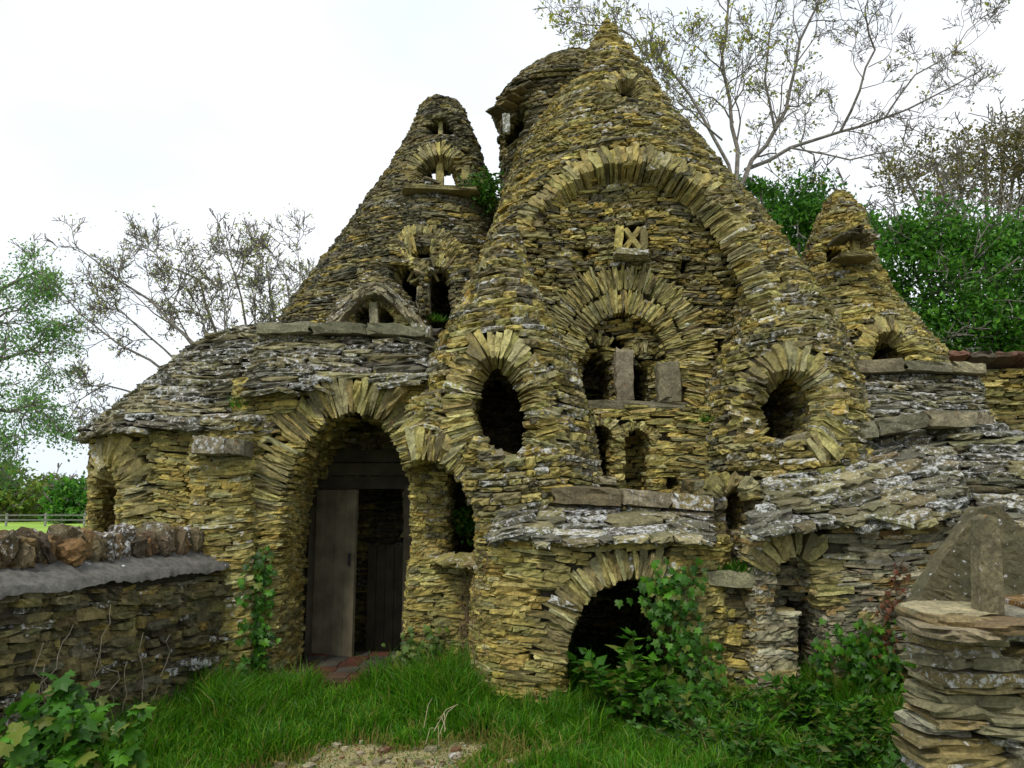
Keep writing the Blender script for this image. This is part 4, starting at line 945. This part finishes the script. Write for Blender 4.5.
def bushy(label, name, px, pybase, Y, lobes, pal, n, size, grp=None, twig=True, gap=.5):
    """leafy crown: leaf sprays on branch ends spread through several lobes (px, py, rpx)"""
    T = empty(name, label, 'tree', grp); segs = []; base = P3(px, pybase, Y); base[2] = 0
    cen = [(P3(a, b, Y+random.uniform(-1, 1)), c*Y/F) for a, b, c in lobes]; mid = np.mean([c[0] for c in cen], 0); fork = base*.5+mid*.5; fork[0] = base[0]*.7+mid[0]*.3
    segs.append((base, fork, .03*Y*.4, .02*Y*.4, 9)); g = Geo(); tot = sum(r*r for _, r in cen)
    for c, r in cen:
        segs.append((fork, c, .012*Y*.4, .004*Y*.4, 5)); k = int(n*r*r/tot)
        nc = max(6, int(k/45)); dv = rng.normal(0, 1, (nc, 3)); dv /= np.linalg.norm(dv, axis=1)[:, None]; dv *= (rng.random((nc, 1))**.45)*(1+.25*rng.normal(0, 1, (nc, 1)).clip(-1, 1)); Q = c+dv*r
        for q in Q[:14]: m1 = (c+q)/2+rng.normal(0, r*.12, 3); segs.append((c, m1, .002*Y*.3, .0015*Y*.3, 2)); segs.append((m1, q, .0015*Y*.3, .0008*Y*.3, 2)); grow(segs, [], q, q-c, r*.5, .0008*Y*.3, 1)
        cs = rng.uniform(.6, 1.35, nc)
        CC = (Q[:, None]+rng.normal(0, 1, (nc, 45, 3))*(r*.12*cs[:, None, None]+size*.6)*np.array([1, 1, .6])).reshape(-1, 3)
        leaves(g, CC, size, pal, up=.5)
    seg_obj('trunk', segs, T, rmin=.004*Y*.15); g.build('crown', LEAF, T); return T
GR1 = np.array([(.06, .21, .016), (.10, .29, .022), (.04, .13, .015), (.14, .34, .03)])
GR2 = np.array([(.14, .24, .03), (.2, .3, .035), (.1, .18, .025), (.25, .28, .05)])
BR = np.array([(.17, .16, .05), (.22, .2, .06), (.12, .13, .04), (.26, .22, .07)])
bushy('bright green leafy tree between the main cone and the small turret', 'leafy_tree', 790, 400, 19, [(770, 215, 32), (800, 205, 36), (780, 250, 36), (830, 230, 42), (865, 240, 30), (760, 190, 16), (810, 290, 40), (800, 340, 50)], GR1, 19000, .13)
bushy('big dense green tree at the right behind the small turret', 'leafy_tree', 960, 400, 17, [(920, 250, 45), (965, 240, 45), (1005, 250, 45), (900, 285, 40), (950, 300, 60), (1010, 310, 60), (905, 240, 30), (1045, 260, 60), (930, 340, 50), (990, 350, 50), (1060, 340, 60)], GR1, 26000, .13)
bushy('olive brown tree with thin foliage above the dense green tree', 'thin_tree', 980, 300, 25, [(935, 165, 40), (985, 150, 38), (1015, 165, 42), (1050, 150, 50), (905, 175, 30), (960, 190, 40), (1020, 200, 40), (1005, 130, 25)], BR, 9000, .13)
# distant hedge trees beyond the field
for i, (px, top, rr, Y, pal, lab) in enumerate(((8, 488, 24, 75, GR2, 'small yellow green tree leftmost on the far field edge'), (44, 490, 22, 80, GR2, 'rounded yellow green tree in the middle of the far field edge'), (74, 494, 19, 70, GR1, 'darker green tree beside the round apse on the far field edge'), (-35, 488, 30, 78, GR1, 'green tree at the far left end of the field edge'))):
    bushy(lab, 'field_tree', px, 505, Y, [(px, top, rr), (px-rr*.7, top+8, rr*.7), (px+rr*.7, top+9, rr*.7), (px, top+16, rr)], pal*.9, 2600, .55, grp='trees along the far field')
# rail fence on the field
fe = empty('field_fence', 'pale post and rail fence far away across the field', 'fence')
for z in (.85, .5):
    g = Geo(); board(g, (-55, 60, z), (-20, 60, z), .1, .06, (0, -1, 0), (.16, .16, .14)); g.build('rail', WOOD, fe)
for i in range(13):
    g = Geo(); board(g, (-55+i*2.9, 60.05, 0), (-55+i*2.9, 60.05, 1.0), .12, .12, (0, -1, 0), (.25, .25, .22)); g.build('post', WOOD, fe)

# ------------------------------------------------------------------ grass
def solid_at(x, y):
    z = np.full(x.shape, .25); d = np.min([full(k, x, y, z) for k in ('front', 'pier', 'entr', 'porch', 'link', 'ledge', 'apse', 'butt', 'gable', 'inner', 'dormR')], 0); return d
def grass_mesh(n):
    x = rng.uniform(-3.6, 3.4, n); y = 3.4+rng.random(n)*5.0; pa = path_f(x, y)
    dS = solid_at(x, y); wall_side = ((x-A0[0])*nw[0]+(y-A0[1])*nw[1])
    clump = np.sin(x*4.1+1)*np.sin(y*3.7)+np.sin(x*8.3+y*6)*.7+np.sin(x*15-y*11)*.5+rng.normal(0, .3, n)
    keep = (dS > .02) & (wall_side > .03) & (rng.random(n) > np.clip(pa*1.3-.15, 0, .72)) & ~((x > 1.75) & (y < 4.6) & (y > 3.9)) & ~((y > 7.05) & (x < -.9) & (x > -2.2))
    x, y, dS, clump, pa, ws = [v[keep] for v in (x, y, dS, clump, pa, wall_side)]; m = len(x)
    edge = np.minimum(dS, ws); h = .055+.075*np.clip(clump+.3, 0, 2)+.19*np.exp(-edge/.3)+.12*np.exp(-((x+.45)**2+(y-6.55)**2)/.12)*1.6+.10*np.exp(-((x+1.9)**2+(y-6.5)**2)/.25)
    h *= rng.uniform(.45, 1.5, m)*(1-.85*np.clip(pa*2.2, 0, 1)); z = gz(x, y)
    a = rng.uniform(0, 2*math.pi, m); w_ = rng.uniform(.003, .006, m); lean = rng.uniform(.1, .9, m)*h; b = rng.uniform(0, 2*math.pi, m)
    dx, dy = np.cos(a)*w_, np.sin(a)*w_; lx, ly = np.cos(b)*lean, np.sin(b)*lean
    P = [(x-dx, y-dy, z), (x+dx, y+dy, z), (x+dx*.8+lx*.3, y+dy*.8+ly*.3, z+h*.6), (x-dx*.8+lx*.3, y-dy*.8+ly*.3, z+h*.6), (x+lx, y+ly, z+h*(1-.25*lean/h))]
    V = np.stack([np.stack(q, 1) for q in P], 1).reshape(-1, 3); bb = (np.arange(m)*5)[:, None]
    pal = np.array([(.065, .22, .006), (.10, .29, .01), (.04, .15, .006), (.18, .33, .015), (.32, .29, .08)]); ci = rng.choice(5, m, p=[.3, .3, .2, .15, .05]); c = pal[ci]*rng.uniform(.7, 1.25, (m, 1))
    c = np.where((pa > .12)[:, None] & (rng.random((m, 1)) < .65), np.array([.3, .28, .07])*rng.uniform(.7, 1.2, (m, 1)), c)
    return mesh_obj('grass', V, [bb+np.array([0, 1, 2, 3]), bb+np.array([3, 2, 4])], LEAF, col=np.repeat(c, 5, 0))
tag(grass_mesh(250000), kind='stuff')
g = Geo(); m_ = 420; px_ = rng.normal(-.85, .75, m_); py_ = rng.normal(5.35, .55, m_); kp = path_f(px_, py_) > .12; px_, py_ = px_[kp], py_[kp]; m_ = len(px_)
sz_ = rng.uniform(.012, .04, m_)*rng.choice([1, 1, 1, 2.2], m_); an_ = rng.uniform(0, 6.28, m_); T_ = np.stack([np.cos(an_), np.sin(an_), rng.normal(0, .1, m_)], 1); N_ = np.stack([-np.sin(an_), np.cos(an_), rng.normal(0, .1, m_)], 1); U_ = np.cross(T_, N_)
stones(g, np.stack([px_, py_, gz(px_, py_)+sz_*.1], 1), T_, N_, U_, sz_, sz_*.75, sz_*.45, np.array([(.3, .26, .16), (.22, .19, .11), (.36, .32, .22), (.2, .11, .05)]), .1, 2)
tag(g.build('path_rubble', STONE), kind='stuff')
g = Geo(); m_ = 900; px_ = rng.normal(-.7, 1.2, m_); py_ = rng.uniform(4.6, 7.0, m_); kp = solid_at(px_, py_) > .03; leaves(g, np.stack([px_, py_, gz(px_, py_)+rng.uniform(.005, .05, m_)], 1)[kp], .035, np.array([(.2, .13, .05), (.26, .17, .06), (.14, .09, .04), (.3, .24, .08)]), up=.8)
tag(g.build('leaf_litter', LEAF), kind='stuff')

# ------------------------------------------------------------------ plants
IVY2 = [(0, 0), (.28, -.12), (.5, .12), (.34, .3), (.52, .55), (.2, .58), (0, 1.0), (-.2, .58), (-.52, .55), (-.34, .3), (-.5, .12), (-.28, -.12)]
def ivy_leaves(geo, C, Nrm, size, pal):
    C = np.asarray(C, float); m = len(C); Nrm = np.asarray(Nrm, float)+rng.normal(0, .35, (m, 3)); Nrm /= np.linalg.norm(Nrm, axis=1)[:, None]
    d = rng.normal(0, .6, (m, 3)); d[:, 2] -= .9; d -= (d*Nrm).sum(1)[:, None]*Nrm; d /= np.linalg.norm(d, axis=1)[:, None]; s = np.cross(d, Nrm); L = (size*rng.uniform(.55, 1.3, m))[:, None, None]
    q = np.array(IVY2); bend = -.12*(q[:, 0]**2*3+(q[:, 1]-.3)**2)
    V = C[:, None]+L*(q[:, 0][None, :, None]*s[:, None]+q[:, 1][None, :, None]*d[:, None]+bend[None, :, None]*Nrm[:, None]); ctr = C[:, None]+L*(d[:, None]*.3+Nrm[:, None]*.03)
    V = np.concatenate([V, ctr], 1).reshape(-1, 3); k = len(q); i = np.arange(k); f = np.stack([i, (i+1) % k, np.full(k, k)], 1)
    c = pal[rng.integers(0, len(pal), m)]*rng.uniform(.7, 1.3, (m, 1)); geo.add(V, [(f[None]+(np.arange(m)*(k+1))[:, None, None]).reshape(-1, 3)], np.repeat(c, k+1, 0))
IVG = np.array([(.05, .17, .01), (.075, .23, .012), (.035, .11, .01), (.11, .29, .02), (.05, .16, .012), (.16, .2, .03)]); IVY_Y = np.array([(.12, .2, .03), (.16, .2, .03), (.07, .13, .02)])
def climber(label, path, Y, keys, width, n, size, pal, name='climbing_ivy', off=.03, vine=True, ys=4.5, cat='plant', ylim=None, bulge=.05):
    """leaves on a trailing stem laid against whatever wall stands there"""
    o = empty(name, label, cat); P = poly_at(path, Y); d = np.hypot(*np.diff(P, axis=0).T); cum = np.concatenate([[0], np.cumsum(d)])
    a = rng.random(n)*cum[-1]; wd = width*np.interp(a, cum, np.linspace(1, .8, len(cum)))
    x = np.interp(a, cum, P[:, 0])+rng.normal(0, .5, n)*wd; z = np.interp(a, cum, P[:, 1])+rng.normal(0, .4, n)*wd
    y, h = surf_y(x, z, keys, ys); med = np.median(y[h]) if h.any() else Y; y = np.where(h & (np.abs(y-med) < .5), y, med)
    g = Geo(); ivy_leaves(g, np.stack([x, y-off-np.abs(rng.normal(0, bulge, n)), z], 1), np.tile([0, -1, .35], (n, 1)), size, pal); g.build('leaves', LEAF, o)
    q = np.linspace(0, cum[-1], 24); sx = np.interp(q, cum, P[:, 0])+rng.normal(0, .015, 24); sz = np.interp(q, cum, P[:, 1]); sy, hh = surf_y(sx, sz, keys, ys); sy = np.where(hh & (np.abs(sy-med) < .5), sy, med)-.035
    g = Geo(); Q = np.stack([sx, sy, sz], 1); tubes(g, Q[:-1], Q[1:], np.full(23, .006), np.full(23, .005), (.14, .1, .05)); g.build('stem', BARK, o); return o
ALLK = ['front', 'pier', 'entr', 'porch', 'link', 'ledge', 'butt', 'gable', 'shelf', 'dormR', 'niche', 'dormL']
climber('narrow ivy hanging down the left jamb of the large entrance arch', [(266, 545), (262, 590), (262, 640), (255, 690)], 7.3, ['entr', 'butt'], .13, 260, .06, IVG)
climber('yellow green ivy at the foot of the pillar right of the door', [(425, 630), (415, 650), (405, 670), (408, 690)], 7.1, ['pier'], .2, 110, .065, IVY_Y)
climber('bright ivy trailing over the right side of the low cellar arch', [(690, 575), (665, 590), (655, 600), (672, 625), (692, 650), (700, 680), (690, 710)], 6.25, ['front', 'ledge'], .22, 420, .062, IVG, bulge=.08)
climber('thick ivy with some red leaves on the right porch wall', [(855, 635), (862, 655), (880, 670), (875, 700), (870, 740)], 6.3, ['porch'], .26, 620, .065, IVG, bulge=.06)
climber('thin strands of red creeper on the pale porch wall', [(900, 560), (890, 590), (880, 600), (885, 640), (870, 660)], 6.3, ['porch'], .09, 70, .04, np.array([(.2, .07, .03), (.17, .09, .03), (.14, .06, .02)]), name='red_creeper')
climber('dark ivy leaves hanging inside the narrow porch slit', [(816, 640), (818, 670), (816, 705)], 6.25, ['porch'], .05, 60, .055, IVG)
# herbs
def herb(label, px, py, Y, h, n, size, pal, name='wild_plant', stems=9, spread=.16, z0=None, broad=True, cat='plant'):
    o = empty(name, label, cat); x, _ = at(px, py, Y); z = float(gz(x, Y)) if z0 is None else z0; o.location = (x, Y, z); g = Geo(); gs = Geo(); A, B = [], []; Cs, Ds = [], []
    for i in range(stems):
        a = random.uniform(0, 2*math.pi); r = abs(random.gauss(0, spread)); tip = np.array([r*math.cos(a), r*math.sin(a), h*random.uniform(.6, 1.1)*(1-.4*r/(spread*2.5))]); b0 = np.array([tip[0]*.35, tip[1]*.35, 0.]); prev = b0
        for k in range(1, 7):
            t = k/6; q = b0+(tip-b0)*t+np.array([0, 0, .04*math.sin(t*3)]); A.append(prev); B.append(q); prev = q
            if k >= 2:
                for e in range(max(1, n//(stems*5))):
                    an = random.uniform(0, 2*math.pi); Cs.append(q); Ds.append((math.cos(an), math.sin(an), .25))
    tubes(gs, A, B, np.full(len(A), .004), np.full(len(A), .003), (.09, .14, .04), 4); gs.build('stems', LEAF, o)
    if broad: leaves(g, np.array(Cs), size, pal, up=1.0, asp=.62, D=np.array(Ds)); 
    else: ivy_leaves(g, np.array(Cs)+rng.normal(0, .03, (len(Cs), 3)), np.array([(d[0]*.4, d[1]*.4-.5, .8) for d in Ds]), size, pal)
    g.build('leaves', LEAF, o); return o
herb('bushy broad leaved plant in front of the dark cellar arch', 635, 700, 6.0, .68, 420, .115, IVG, stems=18, spread=.24)
herb('low leafy weeds right of the cellar arch foot', 690, 715, 5.9, .4, 520, .07, IVG*.85, stems=24, spread=.25, broad=False)
herb('big lobed bright ivy bush in the bottom left corner', 62, 768, 4.75, .74, 900, .10, IVG*1.1, stems=32, spread=.3, broad=False)
herb('ferny weeds between grass and porch wall', 800, 735, 5.65, .4, 800, .075, IVG*.9, stems=36, spread=.34)
herb('dense low nettles at the foot of the porch', 745, 735, 5.8, .27, 300, .06, IVG*.75, stems=20, spread=.3)
herb('leafy weeds against the lower part of the gate pier', 870, 750, 5.3, .38, 700, .07, IVG*.95, stems=30, spread=.3)
herb('dark low weeds in the grass in front of the cellar arch ivy', 740, 768, 5.15, .26, 520, .06, IVG*.8, stems=34, spread=.34)
herb('tangle of weeds at the bottom edge beside the gate pier', 850, 775, 4.95, .3, 600, .065, IVG*.85, stems=34, spread=.32)
herb('small plant of yellowish leaves beside the entrance threshold', 283, 690, 6.9, .22, 60, .035, IVY_Y, stems=5, spread=.05)
for lab, px, py, Y, h, sp, nn_ in (('grass tuft growing on the ledge between the two porches', 738, 576, 6.42, .1, .12, 200), ('fern tuft rooted in the slates left of the entrance roof', 240, 410, 7.35, .12, .05, 70), ('green tuft on the tower seam beside the tower bay', 437, 322, 8.95, .09, .07, 60), ('small tuft of moss and grass below the right of the twin windows', 705, 422, 7.35, .07, .05, 50)):
    o = empty('grass_tuft', lab, 'plant'); x, z = at(px, py, Y); o.location = (x, Y, z); g = Geo(); A = np.stack([rng.normal(0, sp*.6, nn_), rng.normal(0, .03, nn_), np.zeros(nn_)], 1); D = np.stack([rng.normal(0, .5, nn_), rng.normal(-.3, .4, nn_), np.ones(nn_)], 1)
    leaves(g, A, h*1.2, IVG*1.1, asp=.1, D=D); g.build('blades', LEAF, o)
def bush_on(label, px, py, Y, r, n, size, pal, name='wall_shrub'):
    o = empty(name, label, 'plant'); c = P3(px, py, Y); o.location = c; g = Geo(); dv = rng.normal(0, r*.5, (n, 3)); leaves(g, dv, size, pal); g.build('leaves', LEAF, o)
    g = Geo(); A = np.zeros((10, 3)); A[:, 1] = r*.6; tubes(g, A, rng.normal(0, r*.5, (10, 3)), np.full(10, .008), np.full(10, .003), (.09, .07, .05), 4); g.build('stem', BARK, o)
bush_on('dark green fern clump between the left tower and the main cone', 486, 190, 9.2, .22, 700, .07, IVG*.7)
bush_on('dark green fern inside the small arched opening right of the door', 466, 522, 7.6, .13, 260, .07, IVG*.7)
# dead grass stalks by the pier, dry roots on the walls
g = Geo(); o = empty('dead_stalks', 'pale dry stalks leaning over the grass tuft by the path', 'plant')
for i in range(7):
    a = P3(424+random.uniform(-8, 26), 742+random.uniform(-14, 4), 5.4); b = a+np.array([random.uniform(-.22, .2), random.uniform(-.1, .15), random.uniform(.04, .2)]); m_ = (a+b)/2+np.array([0, 0, .05]); tubes(g, [a, m_], [m_, b], np.array([.0025, .0025]), np.array([.0025, .0015]), (.4, .34, .2), 4)
g.build('stem', BARK, o)
o = empty('dry_creeper', 'tangle of dead brown creeper between pillar and cellar arch wall', 'plant'); g = Geo(); A, B = [], []
for i in range(60):
    x0, z0 = at(random.uniform(462, 482), random.uniform(560, 690), 6.9); p = np.array([x0, 0, z0])
    for k in range(5):
        q = p+np.array([random.gauss(0, .03), 0, random.uniform(.01, .07)]); A.append(p); B.append(q); p = q
A, B = np.array(A), np.array(B); ya, _ = surf_y(A[:, 0], A[:, 2], ALLK, 4.5); yb, _ = surf_y(B[:, 0], B[:, 2], ALLK, 4.5); A[:, 1] = ya-.03; B[:, 1] = yb-.03; kk = np.abs(ya-yb) < .1
tubes(g, A[kk], B[kk], np.full(kk.sum(), .003), np.full(kk.sum(), .003), (.2, .14, .08), 4); g.build('stem', BARK, o)
for k2 in range(1):
    o = empty('dry_vine', 'pale dead vine stems on the left foreground wall', 'plant'); g = Geo()
    for i in range(9):
        s = random.uniform(.9, 2.2); p = np.array([*(A0+dirw*s+nw*.04), random.uniform(.1, .4)])
        for k in range(7):
            q = p+np.array([*(dirw*random.gauss(0, .04)), random.uniform(.03, .1)])+np.array([*(nw*random.gauss(0, .006)), 0]); tubes(g, [p], [q], np.array([.0035]), np.array([.003]), (.3, .25, .17), 4); p = q
    g.build('stem', BARK, o)
